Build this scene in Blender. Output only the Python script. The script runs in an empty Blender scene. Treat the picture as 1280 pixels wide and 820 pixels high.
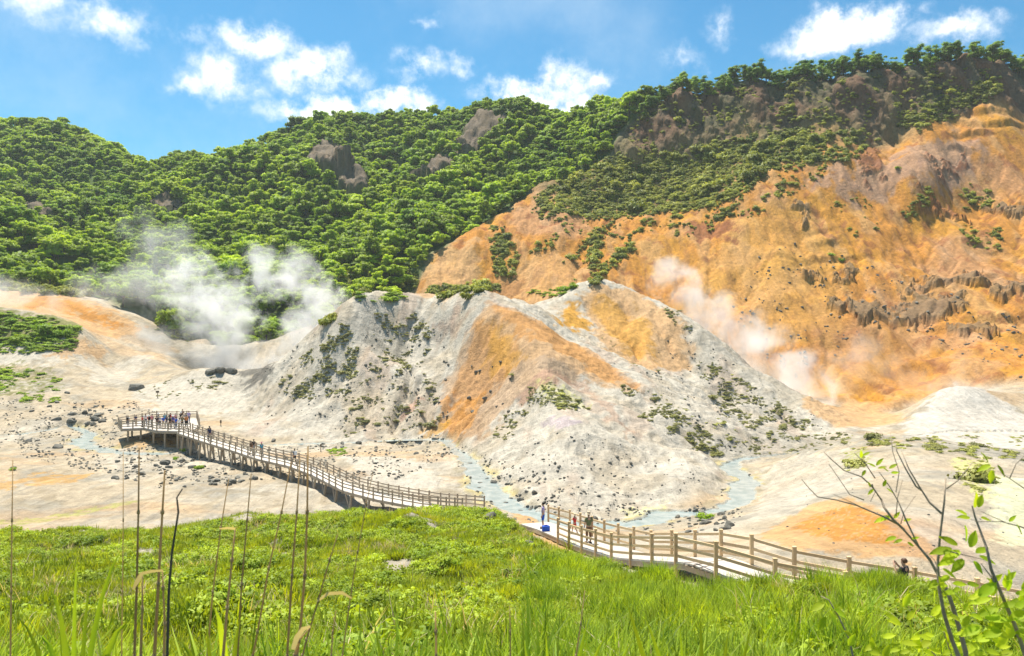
import bpy, bmesh, math, random
import numpy as np
from mathutils import Vector, Matrix

random.seed(7)
RNG = np.random.default_rng(11)
scene = bpy.context.scene
COL = scene.collection

# ------------------------------------------------------------------ camera
FPX = 1000.0                       # focal length in pixels of the 1280-wide photograph
CAMZ = 20.0
cam_data = bpy.data.cameras.new('camera')
cam_data.sensor_width = 36.0
cam_data.lens = 36.0 * FPX / 1280.0
cam_data.clip_start = 0.05
cam_data.dof.use_dof = True
cam_data.dof.focus_distance = 70.0
cam_data.dof.aperture_fstop = 6.3
cam_data.clip_end = 5000.0
cam = bpy.data.objects.new('camera', cam_data)
cam.location = (0, 0, CAMZ)
cam.rotation_euler = (math.radians(90), 0, 0)
COL.objects.link(cam)
scene.camera = cam

# ------------------------------------------------------------------ sun and sky
SUN_EL = 66.5
SUN_AZ = -30.0                     # degrees from straight ahead (+Y), negative = left
sdir = Vector((math.sin(math.radians(SUN_AZ)) * math.cos(math.radians(SUN_EL)),
               math.cos(math.radians(SUN_AZ)) * math.cos(math.radians(SUN_EL)),
               math.sin(math.radians(SUN_EL))))
sun_data = bpy.data.lights.new('sun', 'SUN')
sun_data.energy = 5.0
sun_data.angle = math.radians(0.53)
sun_data.color = (1.0, 0.935, 0.82)
sun = bpy.data.objects.new('sun', sun_data)
sun.rotation_euler = (-sdir).to_track_quat('-Z', 'Y').to_euler()
sun.location = (-60, 120, 250)
COL.objects.link(sun)

world = bpy.data.worlds.new('World')
scene.world = world
world.use_nodes = True
SKY_STRENGTH = 0.072

vs = scene.view_settings
vs.view_transform = 'Standard'
vs.look = 'None'
vs.gamma = 1.0
vs.use_curve_mapping = False
vs.exposure = 0.90

cy = scene.cycles
cy.max_bounces = 8
cy.diffuse_bounces = 3
cy.glossy_bounces = 2
cy.transmission_bounces = 4
cy.transparent_max_bounces = 8
cy.volume_bounces = 3
cy.use_denoising = True
cy.sample_clamp_indirect = 8.0


class NT:
    """small helper for building node trees"""
    def __init__(self, tree):
        self.t = tree
        self.n = tree.nodes
        self.l = tree.links

    def node(self, kind, **kw):
        nd = self.n.new(kind)
        ins = kw.pop('ins', {})
        for k, v in kw.items():
            setattr(nd, k, v)
        for k, v in ins.items():
            self.set(nd.inputs[k], v)
        return nd

    def set(self, sock, v):
        if isinstance(v, bpy.types.NodeSocket):
            self.l.new(v, sock)
        else:
            sock.default_value = v

    def math(self, op, a, b=0.0, c=None, clamp=False):
        nd = self.n.new('ShaderNodeMath')
        nd.operation = op
        nd.use_clamp = clamp
        self.set(nd.inputs[0], a)
        self.set(nd.inputs[1], b)
        if c is not None:
            self.set(nd.inputs[2], c)
        return nd.outputs[0]

    def vmath(self, op, a, b=None, out=0):
        nd = self.n.new('ShaderNodeVectorMath')
        nd.operation = op
        self.set(nd.inputs[0], a)
        if b is not None:
            if op == 'SCALE':
                self.set(nd.inputs[3], b)
            else:
                self.set(nd.inputs[1], b)
        return nd.outputs[out]

    def noise(self, vec, scale, detail=4.0, rough=0.55, dist=0.0, dims='3D'):
        nd = self.n.new('ShaderNodeTexNoise')
        nd.noise_dimensions = dims
        if vec is not None:
            self.l.new(vec, nd.inputs['Vector'])
        nd.inputs['Scale'].default_value = scale
        nd.inputs['Detail'].default_value = detail
        nd.inputs['Roughness'].default_value = rough
        nd.inputs['Distortion'].default_value = dist
        return nd.outputs[0]

    def remap(self, v, a, b, c=0.0, d=1.0, kind='SMOOTHSTEP'):
        nd = self.n.new('ShaderNodeMapRange')
        nd.interpolation_type = kind
        nd.clamp = True if kind == 'LINEAR' else nd.clamp
        self.set(nd.inputs[0], v)
        for i, x in zip((1, 2, 3, 4), (a, b, c, d)):
            self.set(nd.inputs[i], x)
        return nd.outputs[0]

    def mixc(self, fac, a, b, mode='MIX'):
        nd = self.n.new('ShaderNodeMix')
        nd.data_type = 'RGBA'
        nd.blend_type = mode
        self.set(nd.inputs[0], fac)
        self.set(nd.inputs[6], a)
        self.set(nd.inputs[7], b)
        return nd.outputs[2]


def build_world():
    t = NT(world.node_tree)
    t.n.clear()
    sky = t.node('ShaderNodeTexSky', sky_type='NISHITA')
    sky.sun_disc = False
    sky.sun_elevation = math.radians(SUN_EL)
    sky.sun_rotation = math.radians(SUN_AZ)
    sky.altitude = 250.0
    sky.air_density = 1.0
    sky.dust_density = 0.6
    sky.ozone_density = 3.0
    tc = t.node('ShaderNodeTexCoord')
    v = tc.outputs['Generated']
    # small fair-weather clouds: warped lobes in azimuth and elevation; the same
    # cloud field carries on all round the sky
    warp = t.node('ShaderNodeTexNoise', noise_dimensions='3D')
    t.l.new(v, warp.inputs['Vector'])
    warp.inputs['Scale'].default_value = 13.0
    warp.inputs['Detail'].default_value = 7.0
    warp.inputs['Roughness'].default_value = 0.62
    vw = t.vmath('ADD', v, t.vmath('SCALE', t.vmath('SUBTRACT', warp.outputs['Color'], (0.5, 0.5, 0.5)), 0.085))
    sep = t.node('ShaderNodeSeparateXYZ', ins={0: vw})
    az = t.math('MULTIPLY', t.math('ARCTAN2', sep.outputs[0], sep.outputs[1]), 180 / math.pi)
    az = t.math('SUBTRACT', t.math('PINGPONG', t.math('ADD', az, 33.0), 66.0), 33.0)
    el = t.math('MULTIPLY', t.math('ARCSINE', sep.outputs[2]), 180 / math.pi)
    uv = t.node('ShaderNodeCombineXYZ', ins={0: az, 1: el}).outputs[0]
    clouds = [  # azimuth, elevation, half width, half height (degrees), thickness
        (-31.3, 19.9, 3.4, 2.0, 0.72), (-27.0, 18.9, 2.8, 1.5, 0.66), (-29.5, 20.4, 4.0, 2.0, 0.35),
        (-21.8, 18.3, 2.0, 1.2, 0.45), (-18.0, 18.9, 2.9, 1.1, 0.9), (-14.4, 17.4, 3.1, 1.5, 1.0), (-12.8, 18.7, 1.5, .8, 0.6),
        (-20.3, 16.6, 2.6, 1.4, 0.8), (-22.2, 15.8, 1.6, .6, .55), (-17.4, 15.8, 1.5, .8, 0.35),
        (-12.6, 14.7, 4.2, 1.1, 1.1), (-9.2, 15.7, 2.6, .9, 1.0), (-7.4, 15.2, 2.2, .9, .9), (-6.6, 17.6, 2.3, 1.2, .65),
        (-3.2, 18.1, 1.4, .7, .5), (-6.0, 20.8, 1.4, .7, .5), (-7.5, 18.2, 1.2, 1.0, .5),
        (0.6, 16.5, 2.9, .9, .95), (4.0, 17.2, 2.0, 1.4, .8), (5.8, 17.3, 1.5, .7, .75), (2.6, 15.7, 3.4, .9, .85),
        (12.2, 18.0, 1.4, 1.0, .45), (14.6, 20.6, 1.1, 1.4, .5),
        (22.0, 18.7, 3.0, 1.0, 1.1), (24.2, 19.0, 2.6, 1.3, 1.1), (21.6, 19.5, 1.8, .9, 1.0), (29.2, 17.8, 2.6, .8, .65),
        (16.0, 16.3, 1.5, .6, .65), (-8.0, 30, 5, 2.4, .7), (17, 33, 6, 3, .8), (-25, 37, 6, 3, .7), (6, 45, 7, 4, .7)]
    total = None
    for (ca, ce, hw, hh, th) in clouds:
        hw *= 1.6
        hh *= 1.5
        nd = t.node('ShaderNodeVectorMath', operation='MULTIPLY_ADD')
        t.l.new(uv, nd.inputs[0])
        nd.inputs[1].default_value = (1 / hw, 1 / hh, 0)
        nd.inputs[2].default_value = (-ca / hw, -ce / hh, 0)
        r = t.vmath('LENGTH', nd.outputs[0], out=1)
        m = t.math('MULTIPLY_ADD', r, -th, th)
        total = m if total is None else t.math('MAXIMUM', total, m)
    n1 = t.noise(v, 30.0, 6.0, 0.62)
    d = t.math('MULTIPLY', total, t.remap(n1, 0.28, 0.70, 0.0, 1.7, 'LINEAR'))
    dens = t.math('MULTIPLY', t.remap(d, 0.07, 0.85), 0.95)
    veil = t.remap(t.noise(v, 3.4, 6.0, 0.62), 0.42, 0.85, 0.0, 0.40)
    base = t.mixc(1.0, sky.outputs[0], (0.47, 1.00, 1.10, 1), 'MULTIPLY')
    base = t.mixc(veil, base, (7.5, 8.3, 8.8, 1))
    cl = t.mixc(dens, base, (9.6, 9.9, 10.3, 1))
    bg = t.node('ShaderNodeBackground', ins={0: cl, 1: SKY_STRENGTH})
    out = t.node('ShaderNodeOutputWorld')
    t.l.new(bg.outputs[0], out.inputs[0])
    world.cycles.sampling_method = 'MANUAL'
    world.cycles.sample_map_resolution = 256


build_world()

# ------------------------------------------------------------------ noise (numpy)
_pr = np.random.default_rng(3)
_PERM = np.concatenate([_pr.permutation(1024)] * 2).astype(np.int32)
_GA = (np.arange(1024) * (2 * math.pi / 1024)).astype(np.float32)
_GC, _GS = np.cos(_GA), np.sin(_GA)


def perlin(x, y, seed=0):
    x = np.asarray(x, dtype=np.float64)
    y = np.asarray(y, dtype=np.float64)
    ix = np.floor(x)
    iy = np.floor(y)
    fx = (x - ix).astype(np.float32)
    fy = (y - iy).astype(np.float32)
    ix = (ix.astype(np.int32) + seed * 131) & 1023
    iy = (iy.astype(np.int32) + seed * 57) & 1023
    u = fx * fx * fx * (fx * (fx * 6 - 15) + 10)
    v = fy * fy * fy * (fy * (fy * 6 - 15) + 10)
    p0 = _PERM[ix]
    p1 = _PERM[(ix + 1) & 1023]

    def g(p, dx, dy):
        h = _PERM[p + ((iy + dy) & 1023)]
        return _GC[h] * (fx - dx) + _GS[h] * (fy - dy)
    a0 = g(p0, 0, 0)
    a1 = g(p1, 1, 0)
    b0 = g(p0, 0, 1)
    b1 = g(p1, 1, 1)
    return ((a0 + u * (a1 - a0)) * (1 - v) + (b0 + u * (b1 - b0)) * v) * 1.5


def fbm(x, y, scale, octaves=4, seed=0, gain=0.5):
    out = 0.0
    amp = 1.0
    s = 1.0 / scale
    for k in range(octaves):
        out = out + amp * perlin(x * s + 17.3 * k, y * s - 9.1 * k, seed + k * 7)
        amp *= gain
        s *= 2.03
    return out


def ridged(x, y, scale, octaves=3, seed=0):
    out = 0.0
    amp = 1.0
    s = 1.0 / scale
    for k in range(octaves):
        out = out + amp * (1 - 2 * np.abs(perlin(x * s + 5.1 * k, y * s, seed + k * 5)))
        amp *= 0.5
        s *= 2.1
    return out


def smooth(a, b, x):
    t = np.clip((x - a) / (b - a), 0, 1)
    return t * t * (3 - 2 * t)


# ------------------------------------------------------------------ object helpers
def tag(o, label=None, cat=None, group=None, kind=None):
    if label:
        o['label'] = label
    if cat:
        o['category'] = cat
    if group:
        o['group'] = group
    if kind:
        o['kind'] = kind
    return o


def link(o, parent=None):
    COL.objects.link(o)
    if parent is not None:
        o.parent = parent
    return o


def empty(name, loc=(0, 0, 0), rz=0.0):
    o = bpy.data.objects.new(name, None)
    o.location = loc
    o.rotation_euler = (0, 0, rz)
    o.empty_display_size = 0.2
    return link(o)


class MB:
    """collects vertices and faces for one mesh"""
    def __init__(self):
        self.v = []
        self.f = []

    def add(self, vs, fs):
        b = len(self.v)
        self.v.extend(tuple(p) for p in vs)
        self.f.extend(tuple(i + b for i in f) for f in fs)

    def box(self, c, size, rot=None):
        sx, sy, sz = (s / 2 for s in size)
        vs = [Vector((x, y, z)) for z in (-sz, sz) for y in (-sy, sy) for x in (-sx, sx)]
        if rot is not None:
            vs = [rot @ p for p in vs]
        c = Vector(c)
        self.add([p + c for p in vs], [(0, 2, 3, 1), (4, 5, 7, 6), (0, 1, 5, 4), (2, 6, 7, 3), (0, 4, 6, 2), (1, 3, 7, 5)])

    def beam(self, a, b, w, h):
        """rectangular beam from a to b, w across, h upward"""
        a = Vector(a)
        b = Vector(b)
        d = (b - a).normalized()
        side = d.cross(Vector((0, 0, 1)))
        if side.length < 1e-4:
            side = Vector((1, 0, 0))
        side.normalize()
        up = side.cross(d)
        vs = []
        for p in (a, b):
            for su, ss in ((-1, -1), (-1, 1), (1, 1), (1, -1)):
                vs.append(p + up * (su * h / 2) + side * (ss * w / 2))
        self.add(vs, [(0, 3, 2, 1), (4, 5, 6, 7), (0, 1, 5, 4), (1, 2, 6, 5), (2, 3, 7, 6), (3, 0, 4, 7)])

    def tube(self, pts, rad, sides=6, cap=True):
        pts = [Vector(p) for p in pts]
        n = len(pts)
        if not hasattr(rad, '__len__'):
            rad = [rad] * n
        d0 = (pts[1] - pts[0]).normalized()
        ref = Vector((0, 0, 1)) if abs(d0.z) < 0.9 else Vector((1, 0, 0))
        s = d0.cross(ref).normalized()
        vs = []
        for i in range(n):
            d = (pts[min(i + 1, n - 1)] - pts[max(i - 1, 0)]).normalized()
            s = (s - d * s.dot(d)).normalized()
            u = d.cross(s)
            for k in range(sides):
                a = 2 * math.pi * k / sides
                vs.append(pts[i] + (s * math.cos(a) + u * math.sin(a)) * rad[i])
        fs = []
        for i in range(n - 1):
            for k in range(sides):
                k2 = (k + 1) % sides
                fs.append((i * sides + k, i * sides + k2, (i + 1) * sides + k2, (i + 1) * sides + k))
        if cap:
            fs.append(tuple(range(sides))[::-1])
            fs.append(tuple((n - 1) * sides + k for k in range(sides)))
        self.add(vs, fs)

    def mesh(self, name, mat=None, smooth_shade=False):
        me = bpy.data.meshes.new(name)
        me.from_pydata(self.v, [], self.f)
        if mat is not None:
            me.materials.append(mat)
        if smooth_shade:
            me.polygons.foreach_set('use_smooth', [True] * len(me.polygons))
        me.update()
        return me

    def build(self, name, mat=None, parent=None, smooth_shade=False):
        return link(bpy.data.objects.new(name, self.mesh(name, mat, smooth_shade)), parent)


def np_mesh(name, verts, faces, mat=None, smooth_shade=True):
    """mesh from numpy arrays, faces (n,3) or (n,4)"""
    me = bpy.data.meshes.new(name)
    n, k = faces.shape
    me.vertices.add(len(verts))
    me.vertices.foreach_set('co', np.ascontiguousarray(verts, dtype=np.float32).ravel())
    me.loops.add(n * k)
    me.loops.foreach_set('vertex_index', np.ascontiguousarray(faces, dtype=np.int32).ravel())
    me.polygons.add(n)
    me.polygons.foreach_set('loop_start', np.arange(0, n * k, k, dtype=np.int32))
    me.polygons.foreach_set('use_smooth', np.full(n, smooth_shade))
    me.update(calc_edges=True)
    if mat is not None:
        me.materials.append(mat)
    return me


def new_mat(name):
    m = bpy.data.materials.new(name)
    m.use_nodes = True
    t = NT(m.node_tree)
    t.n.clear()
    out = t.node('ShaderNodeOutputMaterial')
    return m, t, out


def simple_mat(name, color, rough=0.7, var=0.25, scale=6.0, bump=0.0, spec=0.3, obj_var=0.0):
    m, t, out = new_mat(name)
    tc = t.node('ShaderNodeTexCoord')
    n = t.noise(tc.outputs['Object'], scale, 5.0, 0.6)
    k = t.remap(n, 0.25, 0.75, 1 - var, 1 + var, 'LINEAR')
    if obj_var:
        oi = t.node('ShaderNodeObjectInfo')
        k = t.math('MULTIPLY', k, t.remap(oi.outputs['Random'], 0, 1, 1 - obj_var, 1 + obj_var, 'LINEAR'))
    c = t.vmath('SCALE', tuple(color[:3]), k)
    b = t.node('ShaderNodeBsdfPrincipled', ins={'Base Color': c, 'Roughness': rough, 'Specular IOR Level': spec})
    if bump:
        bp = t.node('ShaderNodeBump', ins={'Height': n, 'Strength': bump, 'Distance': 0.05})
        t.l.new(bp.outputs[0], b.inputs['Normal'])
    t.l.new(b.outputs[0], out.inputs[0])
    return m


def foliage_mat(name, c_dark, c_light, trans=0.35, scale=0.3, rough=0.6, attr=None, inst_var=0.25, trans_col=None):
    """leafy material: diffuse + translucent, tone varying over space and from plant to plant"""
    m, t, out = new_mat(name)
    geo = t.node('ShaderNodeNewGeometry')
    n = t.noise(geo.outputs['Position'], scale, 3.0, 0.6)
    oi = t.node('ShaderNodeObjectInfo')
    f = t.math('ADD', t.remap(n, 0.3, 0.7, 0.0, 0.6, 'LINEAR'), t.math('MULTIPLY', oi.outputs['Random'], 0.4))
    if attr:
        at = t.node('ShaderNodeAttribute', attribute_name=attr)
        f = t.math('ADD', t.math('MULTIPLY', f, 0.6), t.math('MULTIPLY', at.outputs['Fac'], 0.4))
    c = t.mixc(f, tuple(c_dark) + (1,), tuple(c_light) + (1,))
    rnd = t.node('ShaderNodeTexWhiteNoise', noise_dimensions='1D', ins={'W': t.math('MULTIPLY', oi.outputs['Random'], 91.7)})
    k = t.remap(rnd.outputs[0], 0, 1, 1 - inst_var, 1 + inst_var, 'LINEAR')
    c = t.vmath('SCALE', c, k)
    b = t.node('ShaderNodeBsdfPrincipled', ins={'Base Color': c, 'Roughness': rough, 'Specular IOR Level': 0.25})
    tcol = t.vmath('MULTIPLY', c, trans_col or (1.25, 1.15, 0.45))
    tr = t.node('ShaderNodeBsdfTranslucent', ins={'Color': tcol})
    mx = t.node('ShaderNodeMixShader', ins={0: trans})
    t.l.new(b.outputs[0], mx.inputs[1])
    t.l.new(tr.outputs[0], mx.inputs[2])
    t.l.new(mx.outputs[0], out.inputs[0])
    return m

# ------------------------------------------------------------------ terrain
# ridge lines, valley lines and slope points surveyed as (sight column, sight row, metres away)
LINES = [
    # grassy bank below the viewpoint
    [(-500, 868, 8), (300, 872, 8), (900, 872, 8), (1280, 862, 8), (1800, 850, 8)],
    [(-500, 815, 12), (300, 818, 12), (640, 822, 12), (1000, 815, 12), (1280, 808, 12), (1800, 800, 12)],
    [(-500, 770, 18), (200, 775, 18), (640, 785, 18), (900, 785, 18), (1050, 762, 18), (1150, 768, 18), (1280, 795, 18), (1800, 810, 18)],
    [(1000, 740, 22), (1050, 729, 21), (1100, 729, 21), (1140, 750, 20.5), (1200, 776, 20.5)],
    [(-500, 728, 26), (200, 735, 26), (500, 740, 26), (700, 748, 26), (820, 752, 25), (900, 752, 24), (960, 746, 23.5)],
    [(-500, 690, 38), (100, 695, 38), (300, 690, 38), (500, 695, 36), (640, 700, 34), (720, 714, 31), (780, 726, 29), (840, 735, 26.5)],
    [(-500, 672, 48), (0, 674, 48), (100, 670, 48), (200, 665, 50), (300, 652, 52), (400, 648, 54), (470, 651, 55), (540, 643, 56), (600, 642, 53), (640, 660, 46), (690, 684, 40), (740, 699, 36), (780, 712, 33)],
    [(-500, 675, 61), (0, 675, 61), (200, 674, 61), (330, 668, 62), (400, 660, 65)],
    # ground under the boardwalk
    [(1800, 860, 22), (1380, 815, 24), (1280, 806, 24.5), (1200, 794, 25), (1100, 778, 26), (1000, 758, 27), (950, 744, 27.8), (890, 729, 29.5), (847, 721, 32), (790, 709, 36), (740, 692, 41), (690, 671, 48), (640, 655, 56), (590, 648, 64), (540, 641, 70), (480, 634, 75), (440, 627, 78), (400, 610, 84), (370, 598, 88), (330, 588, 92)],
    # valley floor
    [(-500, 612, 80), (0, 614, 80), (150, 616, 80), (300, 612, 82)],
    [(-500, 570, 100), (0, 572, 100), (100, 575, 100), (200, 576, 100), (280, 575, 100)],
    [(-500, 545, 118), (0, 545, 118), (100, 548, 118), (140, 545, 117)],
    [(165, 549, 112), (200, 551, 111)], [(240, 566, 104), (270, 567, 104)],
    [(300, 552, 116), (430, 548, 119), (540, 547, 119)], [(480, 572, 98), (450, 570, 100)], [(520, 600, 86), (500, 560, 108)],
    # stream bed
    [(640, 630, 75), (720, 654, 68), (790, 657, 67), (830, 642, 71), (880, 642, 71), (925, 612, 82), (935, 597, 88), (905, 580, 97), (960, 568, 105), (1040, 558, 112)],
    [(850, 664, 55)], [(920, 667, 45)], [(860, 690, 41)], [(960, 662, 45)], [(930, 645, 60)],
    # pale mound to the right
    [(1000, 694, 33), (1000, 652, 44), (1060, 618, 50), (1130, 598, 56)], [(1060, 565, 78)], [(980, 600, 82)],
    [(960, 582, 92), (1000, 564, 91), (1050, 550, 88), (1090, 545, 85), (1150, 552, 78), (1220, 565, 70), (1280, 580, 66), (1450, 600, 60), (1800, 610, 60)],
    [(1150, 685, 34), (1150, 640, 42), (1180, 600, 56)], [(1250, 660, 42)], [(1280, 725, 32), (1450, 745, 32), (1800, 745, 32)], [(1450, 660, 42), (1800, 660, 42)],
    [(1090, 563, 100), (1200, 562, 100), (1280, 567, 96), (1450, 572, 95), (1800, 572, 95)],
    [(1060, 549, 120)], [(1150, 537, 125)], [(1130, 520, 140)],
    [(1150, 503, 141), (1195, 482, 145), (1240, 495, 142), (1280, 520, 135), (1450, 522, 135), (1800, 522, 135)], [(1195, 500, 165)],
    # central massif: crest, faces, gullies
    [(310, 490, 152), (330, 472, 150), (350, 462, 150), (380, 440, 147), (410, 415, 146), (430, 400, 146), (470, 384, 150), (530, 386, 150), (570, 380, 146), (600, 380, 140), (625, 383, 142)],
    [(430, 420, 175), (530, 405, 185), (600, 400, 182), (650, 394, 186)],
    [(330, 522, 135)], [(400, 500, 132)], [(400, 460, 140)], [(470, 500, 130)], [(480, 430, 146)], [(480, 462, 137)], [(530, 425, 144)], [(520, 480, 131)], [(430, 530, 124)], [(510, 525, 123)],
    [(570, 398, 146), (555, 430, 142), (545, 480, 132), (548, 520, 123), (560, 549, 115)],
    [(600, 380, 140), (625, 405, 132), (650, 435, 124), (670, 455, 116), (690, 470, 108), (700, 520, 94), (705, 570, 84), (700, 620, 75)],
    [(600, 480, 125), (590, 530, 113)], [(640, 485, 117), (640, 540, 102), (630, 590, 88)],
    [(640, 385, 142), (700, 425, 134), (740, 450, 127), (790, 480, 118), (850, 530, 106), (900, 570, 95)],
    [(725, 487, 112), (760, 522, 102), (800, 572, 90), (840, 612, 80)], [(760, 595, 83)],
    [(680, 391, 165), (730, 420, 158), (790, 455, 148), (850, 490, 138), (920, 530, 124), (980, 556, 116)],
    [(690, 372, 190), (720, 358, 190), (750, 353, 192), (790, 360, 190), (830, 380, 185), (860, 400, 180), (900, 430, 172), (960, 475, 160), (1010, 510, 148), (1050, 538, 132)],
    [(740, 390, 178), (800, 410, 172), (850, 445, 162), (920, 500, 145)],
    [(750, 378, 213), (830, 397, 206), (900, 452, 193), (960, 492, 181)],
    [(1000, 500, 182), (1100, 520, 160)],
    # bare orange hillside
    [(525, 374, 237), (600, 380, 236), (660, 386, 230), (700, 376, 224), (760, 378, 226), (830, 390, 222), (880, 412, 215), (930, 450, 205), (1000, 485, 192), (1100, 505, 174), (1200, 470, 176), (1280, 475, 166), (1450, 480, 165), (1800, 480, 165)],
    [(530, 350, 246), (560, 310, 262), (620, 275, 282), (670, 238, 302)], [(600, 340, 252)], [(680, 320, 258)], [(740, 300, 265)], [(820, 310, 255)],
    [(770, 262, 287), (850, 262, 281), (950, 220, 276), (1050, 205, 276), (1150, 170, 289), (1200, 175, 289)],
    [(950, 260, 261), (900, 330, 240)], [(880, 375, 227)], [(940, 400, 212)], [(1000, 350, 226), (1000, 430, 202)], [(1100, 300, 247), (1100, 380, 217), (1100, 450, 193)],
    [(1010, 280, 254), (1060, 345, 230), (1150, 425, 203)], [(1200, 260, 266), (1200, 350, 228), (1200, 420, 197)], [(1280, 290, 249), (1280, 400, 200), (1800, 400, 200)], [(1260, 150, 294), (1800, 150, 294)],
    [(1155, 240, 262)], [(1155, 275, 258)], [(1120, 250, 264)],
    # cliff foot and cliff top
    [(770, 193, 316), (830, 192, 312), (880, 182, 310), (950, 168, 306), (1000, 158, 304), (1080, 162, 301), (1130, 155, 302), (1200, 140, 305), (1280, 140, 305), (1800, 140, 305)],
    [(795, 154, 325), (850, 128, 321), (930, 119, 318), (1000, 114, 314), (1080, 102, 311), (1140, 97, 311), (1200, 86, 312), (1250, 89, 312), (1290, 102, 313), (1800, 105, 313)],
    [(850, 132, 348), (1000, 124, 342), (1140, 109, 338), (1260, 104, 338), (1800, 110, 338)], [(850, 165, 460), (1140, 155, 460), (1800, 155, 460)],
    # left side of the valley
    [(-500, 520, 130), (0, 520, 130), (100, 520, 132), (180, 517, 135)], [(-500, 482, 150), (0, 485, 148), (70, 482, 150)], [(-500, 450, 163), (0, 450, 163), (80, 452, 163)],
    [(0, 427, 172), (90, 427, 172)], [(-500, 390, 179), (0, 392, 179), (60, 398, 179), (110, 422, 177)],
    [(-500, 385, 200), (0, 387, 200), (60, 392, 200), (130, 411, 199), (180, 426, 199)], [(-500, 360, 216), (0, 362, 216), (60, 365, 216), (120, 378, 215), (190, 405, 211)],
    [(130, 456, 175), (200, 452, 180)], [(160, 490, 152), (200, 480, 158), (250, 462, 162), (300, 463, 160)], [(250, 502, 145), (300, 505, 144)], [(200, 520, 135), (260, 527, 130)],
    [(250, 470, 185), (300, 482, 185), (340, 492, 180)], [(230, 430, 206), (330, 430, 204), (390, 420, 206)],
    # wooded hills
    [(-500, 350, 230), (0, 350, 230), (100, 368, 230), (200, 405, 219), (240, 420, 214), (330, 420, 211), (400, 395, 218), (450, 392, 223), (515, 380, 241)],
    [(-500, 270, 300), (0, 290, 290), (60, 312, 283), (110, 350, 258)], [(130, 322, 308), (60, 288, 328), (0, 265, 348)],
    [(-500, 178, 450), (0, 166, 440), (60, 170, 440), (110, 185, 440), (150, 206, 450), (175, 224, 460)], [(0, 215, 392), (80, 232, 382), (130, 252, 368)],
    [(-500, 200, 600), (0, 200, 600), (175, 255, 600), (400, 225, 600), (600, 205, 560)],
    [(200, 216, 430), (250, 201, 420), (330, 188, 415), (380, 178, 410), (440, 168, 405), (500, 163, 405), (560, 166, 400), (600, 146, 392), (640, 154, 390), (690, 166, 385), (740, 160, 375), (790, 140, 352), (830, 124, 336)],
    [(200, 272, 350), (250, 332, 272)], [(300, 252, 350), (300, 342, 262)], [(350, 302, 300), (400, 342, 258)], [(400, 194, 380), (420, 212, 360), (430, 262, 330)], [(455, 238, 345)], [(465, 205, 380)],
    [(500, 218, 375), (480, 255, 340)], [(580, 172, 374), (550, 200, 360), (525, 222, 348)],
    [(760, 192, 324), (700, 227, 313), (640, 258, 299), (580, 288, 281), (520, 328, 259), (460, 362, 239)], [(600, 238, 336), (560, 254, 321), (500, 294, 290), (440, 334, 262)],
]


def densify(line):
    out = [line[0]]
    for a, b in zip(line[:-1], line[1:]):
        n = max(1, int(round(max(abs(b[0] - a[0]) / 70.0, abs(b[1] - a[1]) / 45.0))))
        n = min(n, 5)
        for k in range(1, n + 1):
            f = k / n
            out.append((a[0] + f * (b[0] - a[0]), a[1] + f * (b[1] - a[1]), math.exp(math.log(a[2]) + f * (math.log(b[2]) - math.log(a[2])))))
    return out


CP = np.array([p for ln in LINES for p in densify(ln)])
_key = np.round(np.stack([CP[:, 0] / 6, np.log(CP[:, 2]) * 60], 1))
_, _ix = np.unique(_key, axis=0, return_index=True)
CP = CP[_ix]
SX, SD = 1 / 230.0, 3.4


def _k(q, c):
    d2 = (q[:, None, 0] - c[None, :, 0]) ** 2 + (q[:, None, 1] - c[None, :, 1]) ** 2
    return np.sqrt(d2 + 0.010)


_cq = np.stack([CP[:, 0] * SX, np.log(CP[:, 2]) * SD], 1)
_A = _k(_cq, _cq)
_n = len(CP)
_P = np.concatenate([np.ones((_n, 1)), _cq], 1)
_M = np.zeros((_n + 3, _n + 3))
_M[:_n, :_n] = _A - 0.004 * np.eye(_n)
_M[:_n, _n:] = _P
_M[_n:, :_n] = _P.T
_w = np.linalg.solve(_M, np.concatenate([CP[:, 1], np.zeros(3)]))

# coarse table of the survey surface, then looked up bilinearly
TPX = np.linspace(-560, 1840, 300)
TLD = np.linspace(math.log(6.0), math.log(620.0), 420)
_g = np.stack(np.meshgrid(TPX * SX, TLD * SD, indexing='ij'), -1).reshape(-1, 2)
_tab = np.concatenate([np.concatenate([_k(q, _cq), np.ones((len(q), 1)), q], 1) @ _w for q in np.array_split(_g, 60)])
TAB = _tab.reshape(300, 420)


def base_z(x, y):
    """height of the surveyed ground relative to the eye, before roughness"""
    x = np.asarray(x, float)
    y = np.maximum(np.asarray(y, float), 0.3)
    px = 640 + FPX * x / y
    a = np.clip((px - TPX[0]) / (TPX[1] - TPX[0]), 0, 298.999)
    b = np.clip((np.log(np.maximum(y, 6.0)) - TLD[0]) / (TLD[1] - TLD[0]), 0, 418.999)
    i = a.astype(int)
    j = b.astype(int)
    fa = a - i
    fb = b - j
    py = (TAB[i, j] * (1 - fa) + TAB[i + 1, j] * fa) * (1 - fb) + (TAB[i, j + 1] * (1 - fa) + TAB[i + 1, j + 1] * fa) * fb
    z = (410 - py) / FPX * y
    zn = np.interp(y, [0, 2, 4, 6, 8, 10, 12], [-1.62, -1.8, -2.3, -3.0, -3.69, -4.3, -4.9]) - 0.06 * np.maximum(x, 0)
    f = smooth(7.5, 12.0, y)
    return zn * (1 - f) + z * f


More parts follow.
